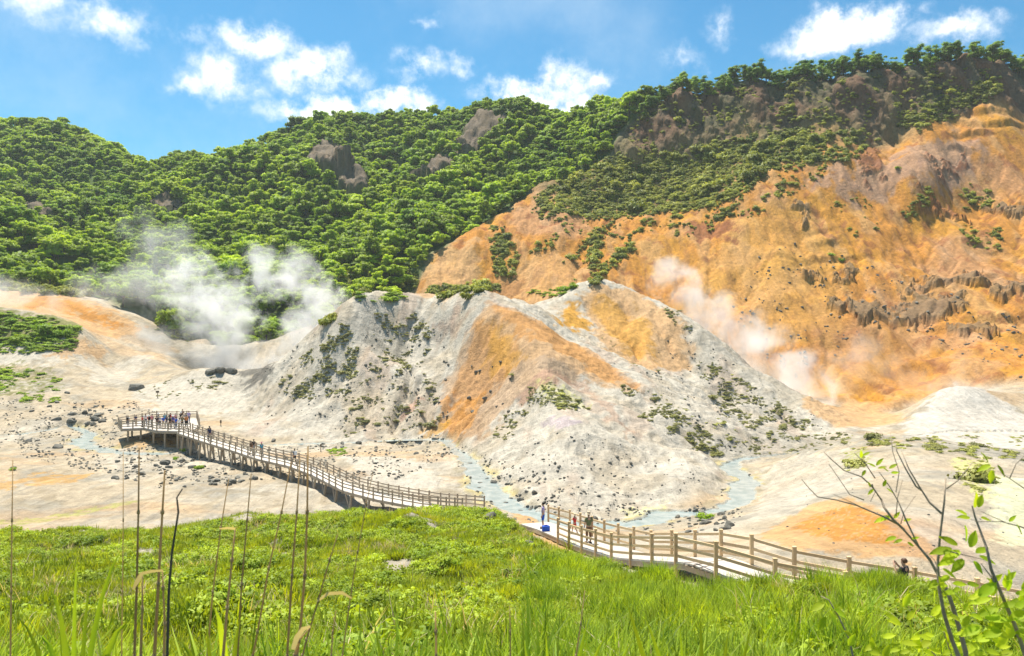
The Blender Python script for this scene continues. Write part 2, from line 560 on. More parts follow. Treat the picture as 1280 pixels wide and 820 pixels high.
def poly_sd(x, y, poly):
    """signed distance to a polygon in plan, positive inside"""
    p = np.asarray(poly, float)
    d2 = np.full(x.shape, 1e18)
    inside = np.zeros(x.shape, bool)
    for (ax, ay), (bx, by) in zip(p, np.roll(p, -1, 0)):
        ex, ey = bx - ax, by - ay
        t = np.clip(((x - ax) * ex + (y - ay) * ey) / (ex * ex + ey * ey + 1e-9), 0, 1)
        d2 = np.minimum(d2, (x - ax - t * ex) ** 2 + (y - ay - t * ey) ** 2)
        c = ((ay > y) != (by > y)) & (x < (bx - ax) * (y - ay) / (by - ay + 1e-12) + ax)
        inside ^= c
    return np.where(inside, 1, -1) * np.sqrt(d2)


def plan(pts):
    """(sight column, metres away) -> plan coordinates"""
    return [((px - 640) / FPX * d, d) for px, d in pts]


RG = {
    'forest': plan([(-700, 226), (0, 223), (100, 229), (200, 219), (240, 213), (330, 208), (400, 218), (450, 223), (515, 240), (530, 252), (560, 269), (620, 287), (670, 305), (700, 312), (765, 318), (795, 327), (850, 328), (930, 326), (1000, 322), (1080, 319), (1140, 319), (1200, 318), (1280, 319), (2000, 319), (2000, 900), (-700, 900)]),
    'cliff': plan([(762, 318), (770, 313), (830, 309), (880, 307), (950, 303), (1000, 301), (1080, 298), (1130, 299), (1200, 302), (1280, 302), (2000, 302), (2000, 321), (1280, 321), (1200, 320), (1140, 321), (1080, 321), (1000, 324), (930, 328), (850, 330), (795, 330)]),
    'scrub': plan([(655, 300), (760, 285), (850, 279), (930, 277), (1000, 285), (1060, 289), (1100, 294), (1150, 297), (1200, 301), (1200, 306), (1080, 303), (950, 307), (880, 311), (830, 313), (765, 320), (700, 314)]),
    'orange': plan([(515, 238), (600, 235), (660, 228), (700, 223), (760, 225), (830, 220), (880, 213), (930, 203), (1000, 188), (1060, 172), (1110, 163), (1200, 172), (1280, 160), (2000, 160), (2000, 303), (1200, 303), (1130, 300), (1080, 299), (1000, 302), (950, 304), (880, 308), (830, 310), (770, 316), (700, 313), (670, 304), (620, 286), (560, 268), (530, 251)]),
    'massif': plan([(300, 122), (430, 119), (540, 118), (575, 108), (600, 90), (640, 76), (700, 68.5), (770, 68), (830, 73), (880, 84), (920, 98), (1000, 114), (1070, 128), (1050, 150), (1010, 168), (950, 188), (880, 208), (800, 218), (740, 217), (690, 210), (640, 196), (600, 190), (530, 192), (470, 186), (420, 178), (360, 168), (290, 152)]),
    'bank': plan([(-900, 0.1), (2300, 0.1), (1900, 20), (1400, 21), (1200, 22.5), (1100, 23.5), (1000, 24.2), (950, 24.3), (900, 24.6), (850, 26), (800, 29), (750, 34), (690, 42), (650, 47), (620, 52), (560, 60), (500, 63), (440, 62), (400, 58.5), (300, 56), (200, 53.5), (0, 51), (-900, 51)]),
}

# streams: (sight column, sight row) followed upstream on the ground, with width in metres
STREAMS = [
    ([(-560, 560, 107), (-60, 545, 117), (40, 541, 121), (85, 530, 128), (112, 540, 121), (102, 553, 114), (140, 566, 106), (200, 572, 104.5), (255, 562, 109), (310, 557, 112.5), (360, 553, 115), (430, 549, 117), (500, 547, 118.5), (552, 550, 116), (566, 566, 106), (588, 585, 95), (605, 608, 83.5), (632, 628, 76), (680, 645, 70.5), (740, 655, 67.5), (800, 650, 68.5), (835, 640, 71.5), (880, 638, 72), (915, 632, 74.5), (930, 612, 82), (932, 597, 88), (912, 583, 95.5), (925, 573, 101), (975, 566, 105.5), (1040, 558, 112), (1120, 548, 120), (1300, 545, 122), (1800, 545, 122)],
     [0.78 * w_ for w_ in (1.2, 1.2, 1.4, 1.7, 2.2, 3.6, 3.0, 2.2, 1.3, 1.2, 1.3, 1.2, 1.3, 2.0, 1.6, 2.4, 3.4, 3.6, 3.0, 2.8, 3.2, 3.8, 2.0, 2.8, 3.2, 3.0, 3.0, 1.5, 1.2, 0.9, 0.6, 0.5, 0.5)]),
]


def stream_xyw(pts, ws):
    P = [Vector(((px - 640) / FPX * d, d, 0)) for px, py, d in pts]
    out = []
    for i in range(len(P) - 1):                       # Catmull-Rom through the bends
        p0, p1, p2, p3 = P[max(i - 1, 0)], P[i], P[i + 1], P[min(i + 2, len(P) - 1)]
        n = max(3, int((p2 - p1).length / 0.7))
        n = min(n, 60)
        for k in range(n):
            t = k / n
            q = 0.5 * ((2 * p1) + (p2 - p0) * t + (2 * p0 - 5 * p1 + 4 * p2 - p3) * t * t + (3 * p1 - p0 - 3 * p2 + p3) * t ** 3)
            out.append((q.x, q.y, ws[i] * (1 - t) + ws[i + 1] * t))
    return np.array(out)


ST = stream_xyw(*STREAMS[0])
_sz = base_z(ST[:, 0], ST[:, 1])
_kern = np.ones(41) / 41
ST_Z = np.convolve(np.pad(_sz, 20, 'edge'), _kern, 'valid') - 0.25
ST_Z = np.minimum(ST_Z, -14.5)


def stream_field(x, y):
    """distance to the stream centre line over half width, and its water level"""
    q = np.full(x.shape, 9.0)
    lev = np.full(x.shape, -99.0)
    m = (y > 60) & (y < 132)
    idx = np.nonzero(m.ravel())[0]
    xs, ys = x.ravel()[idx], y.ravel()[idx]
    qf, lf = q.ravel(), lev.ravel()
    for ch in np.array_split(np.arange(len(idx)), max(1, len(idx) // 20000)):
        d2 = (xs[ch][:, None] - ST[None, :, 0]) ** 2 + (ys[ch][:, None] - ST[None, :, 1]) ** 2
        j = d2.argmin(1)
        d = np.sqrt(d2[np.arange(len(ch)), j])
        qf[idx[ch]] = d / (ST[j, 2] * 0.5)
        lf[idx[ch]] = ST_Z[j]
    return qf.reshape(x.shape), lf.reshape(x.shape)


# boardwalk centre line on plan with deck level (relative to the eye)
WALK = [(1420, 818, 23.6), (1280, 788, 24.5), (1200, 772, 25), (1100, 754, 26), (1000, 736, 27), (950, 722, 27.8), (890, 701, 29.5), (847, 699, 32), (790, 695, 36), (740, 680, 41), (690, 660, 48), (640, 645, 56), (590, 638, 64), (540, 633, 70), (480, 622, 75), (440, 612, 78), (400, 592, 84), (370, 581, 88), (330, 572, 92), (300, 562, 96), (260, 550, 101), (230, 540, 106), (205, 535, 110)]
WK = np.array([((px - 640) / FPX * d, d, (410 - py) / FPX * d) for px, py, d in WALK])
_seg = [0.0]
for _a, _b in zip(WK[:-1], WK[1:]):
    _seg.append(_seg[-1] + math.hypot(_b[0] - _a[0], _b[1] - _a[1]))
WS = np.array(_seg)


def walk_at(s):
    return np.array([np.interp(s, WS, WK[:, k]) for k in range(3)])


_wd = np.array([walk_at(s) for s in np.arange(0, WS[-1], 0.6)])


def ground_shape(x, y):
    """full ground: surveyed surface + erosion; returns z and the region weights"""
    z = base_z(x, y)
    shp = x.shape
    wx = x + fbm(x, y, 14, 3, 91) * np.clip(y / 45, 0.3, 5)
    wy = y + fbm(x, y, 14, 3, 47) * np.clip(y / 45, 0.3, 5)
    W = {}
    for k, soft in (('forest', 3), ('cliff', 2), ('scrub', 5), ('orange', 4), ('massif', 2.0), ('bank', 0.7)):
        sd = poly_sd(wx if k != 'bank' else x, wy if k != 'bank' else y, RG[k])
        W[k] = smooth(-soft, soft, sd)
    W['cliff'] = np.maximum(W['cliff'], 0)
    W['orange'] = W['orange'] * (1 - W['forest'])
    W['massif'] = W['massif'] * (1 - W['orange'] * smooth(195, 215, y))
    W['floor'] = np.clip(1 - W['forest'] - W['orange'] - W['massif'] - W['bank'], 0, 1)
    # erosion
    z = z + W['forest'] * (fbm(x, y, 60, 4, 3) * 7.0)
    rill = ridged(x * 1.0 + fbm(x, y, 30, 2, 8) * 5, y * 0.22, 15, 4, 21)
    z = z + W['orange'] * (rill * 1.0 + fbm(x, y, 30, 4, 12) * 2.2 + fbm(x, y, 5, 3, 13) * 0.3)
    buttress = ridged(x + fbm(x, y, 12, 2, 5) * 2, y * 0.35, 13, 3, 33)
    z = z + W['cliff'] * (buttress * 1.8 + fbm(x, y, 9, 3, 34) * 1.6)
    z = z + W['scrub'] * (fbm(x, y, 8, 3, 14) * 1.0)
    z = z + W['massif'] * (fbm(x, y, 18, 5, 15, 0.55) * 1.25 + ridged(x + fbm(x, y, 9, 2, 19) * 2, y * 0.6, 7, 3, 16) * 0.42 + fbm(x, y, 2.2, 3, 17) * 0.14)
    z = z + W['floor'] * (fbm(x, y, 10, 5, 18) * 0.36 * smooth(28, 60, y) + fbm(x, y, 1.5, 2, 27) * 0.05)
    z = z + W['bank'] * (fbm(x, y, 4, 4, 20) * 0.48 * smooth(3, 15, y))
    # terraces / rock ledges on the orange hillside
    led = smooth(0.15, 0.5, fbm(x, y * 1.8, 34, 3, 61)) * W['orange'] * smooth(60, 110, x)
    step = 6.0
    zz = z + fbm(x, y, 20, 2, 62) * 3
    frac = zz / step - np.floor(zz / step)
    z = z + led * (smooth(0.35, 0.65, frac) - frac) * step * 0.45
    # stream channel
    q, lev = stream_field(x, y)
    qq = q + fbm(x, y, 2.4, 3, 71) * 0.55
    k = smooth(2.9, 1.05, qq)
    kf = smooth(2.0, 1.05, qq)
    z = z * (1 - k) + np.minimum(z, lev + 0.12) * k
    z = z * (1 - kf) + (lev + 0.12) * kf
    k2 = smooth(1.15, 0.7, qq)
    z = z - k2 * 0.32
    # bed of the boardwalk: keep the ground below the planks
    m = (y > 15) & (y < 116)
    idx = np.nonzero(m.ravel())[0]
    zf = z.ravel()
    xs, ys = x.ravel()[idx], y.ravel()[idx]
    for ch in np.array_split(np.arange(len(idx)), max(1, len(idx) // 20000)):
        d2 = (xs[ch][:, None] - _wd[None, :, 0]) ** 2 + (ys[ch][:, None] - _wd[None, :, 1]) ** 2
        j = d2.argmin(1)
        d = np.sqrt(d2[np.arange(len(ch)), j])
        lim = _wd[j, 2] - 0.34
        k = smooth(2.6, 1.2, d)
        zz = zf[idx[ch]]
        zf[idx[ch]] = zz * (1 - k) + np.minimum(zz, lim) * k
    z = zf.reshape(shp)
    return z, W, qq


# ---- fan-shaped survey grid: fine where things are seen, coarse outside
GPX = np.concatenate([np.linspace(-1400, -260, 40)[:-1], np.linspace(-260, -20, 90)[:-1], np.linspace(-20, 1300, 700)[:-1], np.linspace(1300, 1540, 90)[:-1], np.linspace(1540, 2700, 40)])
GD = np.concatenate([np.geomspace(0.6, 9, 40)[:-1], np.geomspace(9, 62, 210)[:-1], np.geomspace(62, 215, 330)[:-1], np.linspace(215, 335, 260)[:-1], np.linspace(335, 470, 90)[:-1], np.linspace(470, 760, 16)])
NI, NJ = len(GPX), len(GD)
GX = (GPX[:, None] - 640) / FPX * GD[None, :]
GY = np.repeat(GD[None, :], NI, 0)
GZ, GW, GQ = ground_shape(GX, GY)


# ---- rain erosion on a regular plan grid: gullies follow the fall of the slope
EX0, EX1, EY0, EY1, ECELL = -170.0, 215.0, 64.0, 340.0, 0.95
_ex = np.arange(EX0, EX1, ECELL)
_ey = np.arange(EY0, EY1, ECELL)


def fan_lookup(arr, x, y):
    px = 640 + FPX * x / np.maximum(y, 0.3)
    i = np.clip(np.searchsorted(GPX, px) - 1, 0, NI - 2)
    j = np.clip(np.searchsorted(GD, y) - 1, 0, NJ - 2)
    fa = np.clip((px - GPX[i]) / (GPX[i + 1] - GPX[i]), 0, 1)
    fb = np.clip((y - GD[j]) / (GD[j + 1] - GD[j]), 0, 1)
    return (arr[i, j] * (1 - fa) + arr[i + 1, j] * fa) * (1 - fb) + (arr[i, j + 1] * (1 - fa) + arr[i + 1, j + 1] * fa) * fb


def blur(a, n=1):
    for _ in range(n):
        p = np.pad(a, 1, 'edge')
        a = (p[1:-1, 1:-1] * 4 + p[:-2, 1:-1] * 2 + p[2:, 1:-1] * 2 + p[1:-1, :-2] * 2 + p[1:-1, 2:] * 2 + p[:-2, :-2] + p[2:, 2:] + p[:-2, 2:] + p[2:, :-2]) / 16
    return a


def erode(iters=7):
    X, Y = np.meshgrid(_ex, _ey, indexing='ij')
    H0 = fan_lookup(GZ, X, Y)
    H = H0 + RNG.normal(0, 0.05, H0.shape)
    nx, ny = H.shape
    idx = np.arange(nx * ny).reshape(nx, ny)
    acc = None
    for it in range(iters):
        best = np.zeros(H.shape)
        rec = idx.copy()
        for dx in (-1, 0, 1):
            for dy in (-1, 0, 1):
                if dx == 0 and dy == 0:
                    continue
                L = ECELL * math.hypot(dx, dy)
                Hn = np.roll(np.roll(H, -dx, 0), -dy, 1)
                sl = (H - Hn) / L
                if dx == 1:
                    sl[-1] = 0
                if dx == -1:
                    sl[0] = 0
                if dy == 1:
                    sl[:, -1] = 0
                if dy == -1:
                    sl[:, 0] = 0
                m = sl > best
                best = np.where(m, sl, best)
                rec = np.where(m, np.roll(np.roll(idx, -dx, 0), -dy, 1), rec)
        order = np.argsort(-H.ravel(), kind='stable').tolist()
        rl = rec.ravel().tolist()
        al = [1.0] * (nx * ny)
        for i in order:
            q = rl[i]
            if q != i:
                al[q] += al[i]
        acc = np.array(al).reshape(nx, ny)
        drop = np.minimum(0.16 * np.sqrt(np.minimum(acc, 500.0)) * np.clip(best, 0, 1.4) * 0.30, 0.42)
        H = H - drop
        H = H * 0.8 + blur(H) * 0.2
    return H - H0, np.log2(acc)


_dz, _acc = erode()
_dz = np.clip(_dz - blur(_dz, 24) * 0.6, -3.5, 1.5)
_fade = smooth(EX0, EX0 + 15, _ex)[:, None] * smooth(EX1, EX1 - 15, _ex)[:, None] * (smooth(EY0, EY0 + 6, _ey) * smooth(EY1, EY1 - 8, _ey))[None, :]


def plan_lookup(a, x, y):
    u = np.clip((x - EX0) / ECELL, 0, a.shape[0] - 1.001)
    v = np.clip((y - EY0) / ECELL, 0, a.shape[1] - 1.001)
    i, j = u.astype(int), v.astype(int)
    fu, fv = u - i, v - j
    return (a[i, j] * (1 - fu) + a[i + 1, j] * fu) * (1 - fv) + (a[i, j + 1] * (1 - fu) + a[i + 1, j + 1] * fu) * fv


_we = np.clip(GW['massif'] + GW['orange'] + 0.8 * GW['forest'] + 0.25 * GW['floor'], 0, 1) * (1 - 0.5 * GW['cliff'])
_inb = (GX > EX0) & (GX < EX1) & (GY > EY0) & (GY < EY1)
GULLY = np.where(_inb, plan_lookup(_dz * _fade, GX, GY), 0.0)
FLOW = np.where(_inb, plan_lookup(blur(_acc) * _fade, GX, GY), 0.0)
_qk = smooth(1.0, 3.0, GQ)
_fine = ridged(GX + fbm(GX, GY, 6, 2, 77) * 1.5, GY * 0.25, 3.0, 3, 78)
GZ = GZ + GW['orange'] * _fine * 0.20 + GW['massif'] * _fine * 0.10
GZ = GZ + GULLY * _we * _qk * (1 - 0.5 * GW['orange'])


def ground_z(x, y):
    """final ground height (world) at plan positions, bilinear on the grid"""
    x = np.atleast_1d(np.asarray(x, float))
    y = np.atleast_1d(np.asarray(y, float))
    px = 640 + FPX * x / np.maximum(y, 0.3)
    i = np.clip(np.searchsorted(GPX, px) - 1, 0, NI - 2)
    j = np.clip(np.searchsorted(GD, y) - 1, 0, NJ - 2)
    fa = np.clip((px - GPX[i]) / (GPX[i + 1] - GPX[i]), 0, 1)
    fb = np.clip((y - GD[j]) / (GD[j + 1] - GD[j]), 0, 1)
    z = (GZ[i, j] * (1 - fa) + GZ[i + 1, j] * fa) * (1 - fb) + (GZ[i, j + 1] * (1 - fa) + GZ[i + 1, j + 1] * fa) * fb
    return z + CAMZ


def gz(x, y):
    return float(ground_z(x, y)[0])


GPY = 410 - FPX * GZ / GY            # sight row of every grid point
_run = np.minimum.accumulate(GPY, axis=1)   # highest sight line so far, going outward


def hit(px, py):
    """plan position where the sight line (px, py) first meets the ground"""
    i = int(np.clip(np.searchsorted(GPX, px), 0, NI - 1))
    j = int(np.searchsorted(-_run[i], -py))
    j = min(j, NJ - 1)
    d = GD[j]
    return ((px - 640) / FPX * d, d)


def visible(x, y, z, margin_px=0.0):
    """is a point at height z (world) seen above the ground in front of it"""
    px = 640 + FPX * x / y
    py = 410 - FPX * (z - CAMZ) / y
    i = np.clip(np.searchsorted(GPX, px), 0, NI - 1)
    j = np.clip(np.searchsorted(GD, y) - 2, 0, NJ - 1)
    return (py < _run[i, j] + margin_px) & (px > -60) & (px < 1340)

# ------------------------------------------------------------------ ground colours (albedo, linear)
WHITE = (0.455, 0.41, 0.335)
PALE = (0.405, 0.33, 0.23)
GREY = (0.29, 0.265, 0.215)
ORANGE = (0.47, 0.205, 0.035)
AMBER = (0.48, 0.24, 0.025)
PEACH = (0.48, 0.285, 0.125)
BROWN = (0.31, 0.15, 0.05)
ROSE = (0.36, 0.225, 0.15)
RUST = (0.24, 0.085, 0.032)
ROCK = (0.165, 0.12, 0.07)
CLIFF = (0.155, 0.09, 0.05)
SCRUB = (0.17, 0.165, 0.05)
MOSS = (0.30, 0.31, 0.06)
SULPH = (0.58, 0.55, 0.20)
SOIL = (0.38, 0.335, 0.27)
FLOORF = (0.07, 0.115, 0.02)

C = np.zeros(GX.shape + (3,))


def lay(w, col):
    global C
    w = np.clip(w, 0, 1)[..., None]
    C = C * (1 - w) + np.array(col) * w


n_big = fbm(GX, GY, 22, 4, 101)
n_mid = fbm(GX, GY, 7, 4, 102)
n_fine = fbm(GX, GY, 2.0, 3, 103)
streak = fbm(GX + n_mid * 1.2, GY * 0.25, 6, 4, 104)
streakf = fbm(GX + n_mid * 0.7, GY * 0.2, 2.2, 3, 105)
lay(np.ones(GX.shape), PALE)
fl = GW['floor']
lay(fl * smooth(-0.1, 0.5, n_big) * 0.7, WHITE)
lay(fl * smooth(0.0, 0.5, n_mid) * 0.65, GREY)
lay(fl * smooth(0.1, 0.5, n_fine + 0.5 * n_mid) * 0.5 * smooth(60, 75, GY), (0.27, 0.215, 0.135))
lay(fl * smooth(0.2, 0.6, streakf) * 0.5, GREY)
lay(fl * smooth(0.2, 0.6, fbm(GX * 0.35, GY, 9, 3, 130)) * 0.35, PEACH)
ms = GW['massif']
lay(ms, WHITE)
lay(ms * smooth(-0.1, 0.5, n_mid) * 0.60, PALE)
lay(ms * smooth(0.20, 0.55, streak) * 0.35, ROSE)
lay(ms * smooth(0.3, 0.6, n_fine + 0.4 * n_mid) * 0.3, GREY)
og = GW['orange']
lay(og, ORANGE)
lay(og * smooth(-0.1, 0.5, n_big) * 0.6, AMBER)
lay(og * smooth(0.05, 0.5, streak) * 0.55, PEACH)
lay(og * smooth(0.12, 0.5, fbm(GX, GY, 30, 4, 108)) * 0.45, ROSE)
lay(og * smooth(0.18, 0.5, streakf) * 0.5, BROWN)
lay(og * smooth(0.32, 0.55, fbm(GX, GY, 5, 4, 109)) * 0.6, RUST)
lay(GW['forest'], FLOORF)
lay(GW['cliff'] * (1 - GW['forest'] * 0.8), CLIFF)
lay(GW['cliff'] * smooth(0.1, 0.5, fbm(GX, GY, 9, 3, 110)) * 0.45, (0.17, 0.075, 0.04))
lay(GW['cliff'] * smooth(0.0, 0.4, fbm(GX, GY, 14, 3, 115)) * 0.6, (0.06, 0.085, 0.035))
lay(GW['cliff'] * smooth(0.1, 0.5, fbm(GX, GY, 6, 3, 111)) * 0.55, ROCK)
lay(GW['scrub'] * 0.8 * (1 - GW['forest']), (0.20, 0.15, 0.065))
lay(GW['bank'], (0.125, 0.13, 0.045))


fw = smooth(5.0, 9.0, FLOW)      # sediment washed down the water courses
lay(og * fw * 0.5, BROWN)
lay(ms * fw * 0.40, ROSE)


def patch(pts, col, strength=1.0, soft=3.0, warp=6.0, seed=200, noise_fill=0.0, nscale=6.0):
    """a stain or outcrop with its own outline, laid on the ground in plan"""
    poly = [hit(px, py) if len(p) == 2 else ((p[0] - 640) / FPX * p[2], p[2]) for p in pts for px, py in [p[:2]]]
    a = np.array(poly)
    dm = a[:, 1].mean()
    u = dm / FPX
    pad = (soft + warp * 2) * u * 2 + 2
    m = (GX > a[:, 0].min() - pad) & (GX < a[:, 0].max() + pad) & (GY > a[:, 1].min() - pad) & (GY < a[:, 1].max() + pad)
    w = np.zeros(GX.shape)
    x, y = GX[m], GY[m]
    soft = min(soft, 6.0)
    wx = x + fbm(x, y, 22 * u + 0.3, 5, seed, 0.62) * warp * u * 1.6
    wy = y + fbm(x, y, 22 * u + 0.3, 5, seed + 50, 0.62) * warp * u * 3.2
    ww = smooth(-soft * u, soft * u, poly_sd(wx, wy, poly))
    if noise_fill:
        ww = ww * smooth(noise_fill - 0.25, noise_fill + 0.25, fbm(x, y, nscale * u, 4, seed + 90) + 0.3)
    w[m] = ww * strength
    if col is not None:
        lay(w, col)
    return w


# --- left of the valley: bare orange hill, benches of turf
patch([(-20, 366), (40, 362), (90, 370), (130, 385), (185, 412), (150, 424), (110, 412), (60, 392), (-20, 384)], PEACH, 0.9)
patch([(30, 372), (90, 376), (130, 395), (165, 412), (120, 404), (80, 390), (40, 386)], ORANGE, 0.9, soft=4)
patch([(-20, 388), (40, 394), (95, 405), (100, 418), (60, 425), (-20, 430)], SCRUB, 0.9)
patch([(-20, 445), (20, 440), (90, 440), (95, 450), (60, 456), (-20, 455)], WHITE, 0.8)
patch([(60, 440), (130, 435), (125, 448), (85, 452)], PEACH, 0.7)
patch([(-20, 458), (30, 456), (75, 470), (80, 487), (40, 492), (-20, 500)], SCRUB, 0.8, noise_fill=0.25)
patch([(100, 450), (190, 445), (160, 480), (120, 478)], WHITE, 0.7)
patch([(160, 485), (250, 462), (310, 470), (320, 515), (200, 520)], WHITE, 0.75)
patch([(-20, 602), (60, 590), (120, 592), (80, 606), (-20, 612)], AMBER, 0.55, soft=2, noise_fill=0.1, nscale=20)
patch([(150, 552), (215, 548), (215, 560), (150, 562)], AMBER, 0.45)
patch([(-20, 652), (60, 646), (120, 634), (175, 624), (178, 627), (120, 640), (60, 652), (-20, 657)], MOSS, 0.6, soft=1.0, warp=2.5, noise_fill=0.1, nscale=16)
patch([(420, 570), (520, 575), (560, 600), (520, 620), (460, 600)], WHITE, 0.8)
# --- massif
patch([(602, 384), (578, 430), (560, 480), (552, 535), (575, 550), (606, 545), (640, 505), (690, 474), (720, 478), (770, 482), (815, 498), (780, 466), (720, 432), (660, 396), (625, 383)], (0.36, 0.20, 0.085), 0.62, soft=6)
patch([(602, 386), (590, 420), (620, 440), (670, 450), (720, 466), (790, 488), (760, 455), (700, 420), (650, 392)], PEACH, 0.5, soft=7, seed=207)
patch([(600, 400), (585, 430), (570, 480), (562, 530), (580, 530), (620, 480), (650, 455), (640, 430), (620, 405)], ORANGE, 0.5, soft=8, seed=205)
patch([(615, 408), (605, 440), (615, 470), (650, 462), (650, 440), (632, 418)], AMBER, 0.6, soft=6)
patch([(612, 382), (650, 392), (700, 420), (755, 450), (800, 486), (780, 482), (720, 452), (668, 424), (630, 402)], ORANGE, 0.55, soft=4)
patch([(640, 500), (672, 470), (700, 468), (720, 482), (690, 484), (650, 512)], ROSE, 0.9, soft=5)
patch([(545, 545), (560, 505), (600, 500), (590, 535), (570, 552)], ORANGE, 0.7, soft=4, warp=8)
patch([(690, 398), (705, 380), (722, 372), (732, 400), (742, 418), (715, 412)], AMBER, 0.95, soft=4)
patch([(725, 360), (800, 368), (850, 402), (872, 440), (830, 462), (790, 455), (748, 425), (735, 390)], PEACH, 0.85, soft=6)
patch([(745, 378), (790, 385), (820, 420), (815, 450), (780, 440), (755, 410)], AMBER, 0.7, soft=8)
patch([(590, 400), (540, 425), (545, 400), (570, 385)], ROSE, 0.5, soft=6)
patch([(455, 425), (470, 415), (505, 420), (510, 440), (490, 450), (470, 446)], GREY, 0.95, soft=2.5)
patch([(505, 508), (518, 502), (526, 515), (508, 524)], (0.52, 0.25, 0.19), 0.8, soft=2)
patch([(525, 535), (545, 525), (562, 530), (555, 546), (530, 546)], AMBER, 0.7, soft=3)
patch([(680, 527), (715, 522), (730, 532), (700, 538)], (0.40, 0.33, 0.34), 0.8, soft=4)
patch([(720, 480), (760, 520), (790, 550), (795, 545), (765, 508), (732, 478)], ROSE, 0.6, soft=4)
patch([(880, 560), (980, 535), (1060, 548), (1000, 560), (900, 580)], GREY, 0.5, soft=8)
patch([(850, 420), (930, 440), (1010, 500), (980, 530), (900, 500)], GREY, 0.35, soft=12)
patch([(665, 478), (690, 484), (725, 500), (740, 515), (700, 508), (672, 500)], SULPH, 0.65, soft=4, noise_fill=0.25)
patch([(330, 470), (420, 415), (440, 450), (400, 520), (340, 520)], GREY, 0.3, soft=8, noise_fill=0.3)
patch([(430, 480), (545, 480), (540, 540), (430, 540)], PALE, 0.5, soft=8)
patch([(780, 635), (835, 628), (830, 645), (790, 650)], SULPH, 0.6, soft=4, noise_fill=0.2)
# --- pale mound on the right
patch([(945, 668), (1000, 636), (1062, 622), (1110, 640), (1150, 672), (1190, 705), (1080, 700), (990, 690)], PEACH, 0.9, soft=10)
patch([(985, 660), (1040, 636), (1068, 630), (1110, 652), (1130, 680), (1040, 676)], ORANGE, 0.85, soft=4, noise_fill=-0.1)
patch([(950, 590), (1000, 566), (1060, 560), (1100, 580), (1060, 615), (1000, 630), (945, 640)], WHITE, 0.6, soft=8)
patch([(1195, 575), (1230, 572), (1245, 600), (1230, 625), (1205, 605)], SULPH, 0.85, soft=4, noise_fill=0.1)
patch([(940, 572), (1000, 556), (1060, 545), (1150, 545), (1290, 560), (1290, 582), (1150, 562), (1080, 556), (1000, 568)], GREY, 0.8, soft=4, noise_fill=0.1, nscale=14)
patch([(300, 470), (325, 458), (348, 462), (340, 478), (315, 482)], (0.13, 0.12, 0.10), 0.9, soft=3)
patch([(1230, 590), (1290, 600), (1290, 690), (1250, 680), (1240, 630)], (0.56, 0.56, 0.36), 0.7, soft=10)
patch([(1055, 565), (1085, 558), (1080, 585), (1060, 588)], MOSS, 0.7, soft=3, noise_fill=0.2)
patch([(1090, 640), (1180, 660), (1230, 710), (1130, 700)], ROSE, 0.35, soft=12)
patch([(1130, 530), (1165, 498), (1195, 482), (1240, 496), (1290, 520), (1290, 560), (1140, 550)], (0.49, 0.455, 0.40), 0.8, soft=5)
patch([(1000, 500), (1060, 495), (1110, 510), (1130, 525), (1060, 535), (1010, 515)], PEACH, 0.8, soft=6)
# --- orange hillside: pale toe, ledges of dark rock, brown upper slope
patch([(528, 345), (560, 310), (600, 300), (600, 350), (560, 375), (530, 370)], PEACH, 0.75, soft=8)
patch([(620, 340), (690, 310), (740, 330), (700, 365), (640, 375)], PEACH, 0.55, soft=8)
patch([(870, 340), (930, 270), (990, 255), (1040, 300), (1060, 360), (1040, 420), (980, 440), (920, 410), (880, 370)], (0.52, 0.28, 0.07), 0.55, soft=6, warp=10)
patch([(1000, 230), (1060, 210), (1150, 180), (1220, 170), (1230, 200), (1160, 230), (1060, 250)], ROSE, 0.75, soft=10)
patch([(1000, 380), (1100, 380), (1160, 430), (1150, 480), (1060, 470), (1000, 420)], BROWN, 0.35, soft=16)
LEDGES = [[(1052, 372), (1090, 380), (1118, 392), (1150, 372), (1212, 372), (1205, 388), (1175, 395), (1155, 412), (1130, 402), (1070, 402)],
          [(1030, 384), (1062, 378), (1050, 392), (1036, 390)], [(1130, 350), (1180, 347), (1232, 345), (1236, 358), (1200, 356), (1140, 355)],
          [(1235, 362), (1290, 360), (1290, 375), (1245, 376)], [(1182, 412), (1210, 408), (1245, 412), (1230, 420), (1190, 420)], [(1042, 343), (1070, 341), (1072, 352), (1050, 350)],
          [(1140, 262), (1160, 244), (1188, 262), (1195, 272), (1150, 276)], [(1215, 262), (1290, 258), (1290, 270), (1225, 272)], [(990, 255), (1012, 258), (1010, 272), (994, 270)],
          [(1005, 345), (1022, 343), (1020, 350), (1008, 351)], [(1065, 190), (1100, 180), (1095, 215), (1080, 222)], [(1160, 205), (1210, 190), (1205, 210), (1170, 216)]]


def raise_front(w, h):
    """lift an outcrop, most at its valley side, so that it ends in a steep face"""
    global GZ
    k = w > 0.3
    if not k.any():
        return
    y0, y1 = GY[k].min(), GY[k].max()
    GZ = GZ + smooth(0.05, 0.75, w) * np.clip(0.35 + 0.65 * (y1 - GY) / (y1 - y0 + 1e-6), 0, 1) * h * (1 + 0.5 * n_mid)


for q, p in enumerate(LEDGES):
    w_ = patch(p, ROCK if q not in (6, 10, 11) else RUST, 0.75, soft=2, warp=6, seed=300 + q)
    raise_front(w_, 1.9 if q not in (10, 11) else 1.3)
patch([(850, 285), (900, 275), (925, 285), (890, 300), (860, 300)], RUST, 0.8, soft=3, warp=6)
patch([(610, 355), (650, 350), (665, 362), (640, 372), (612, 366)], BROWN, 0.8, soft=3, warp=6)
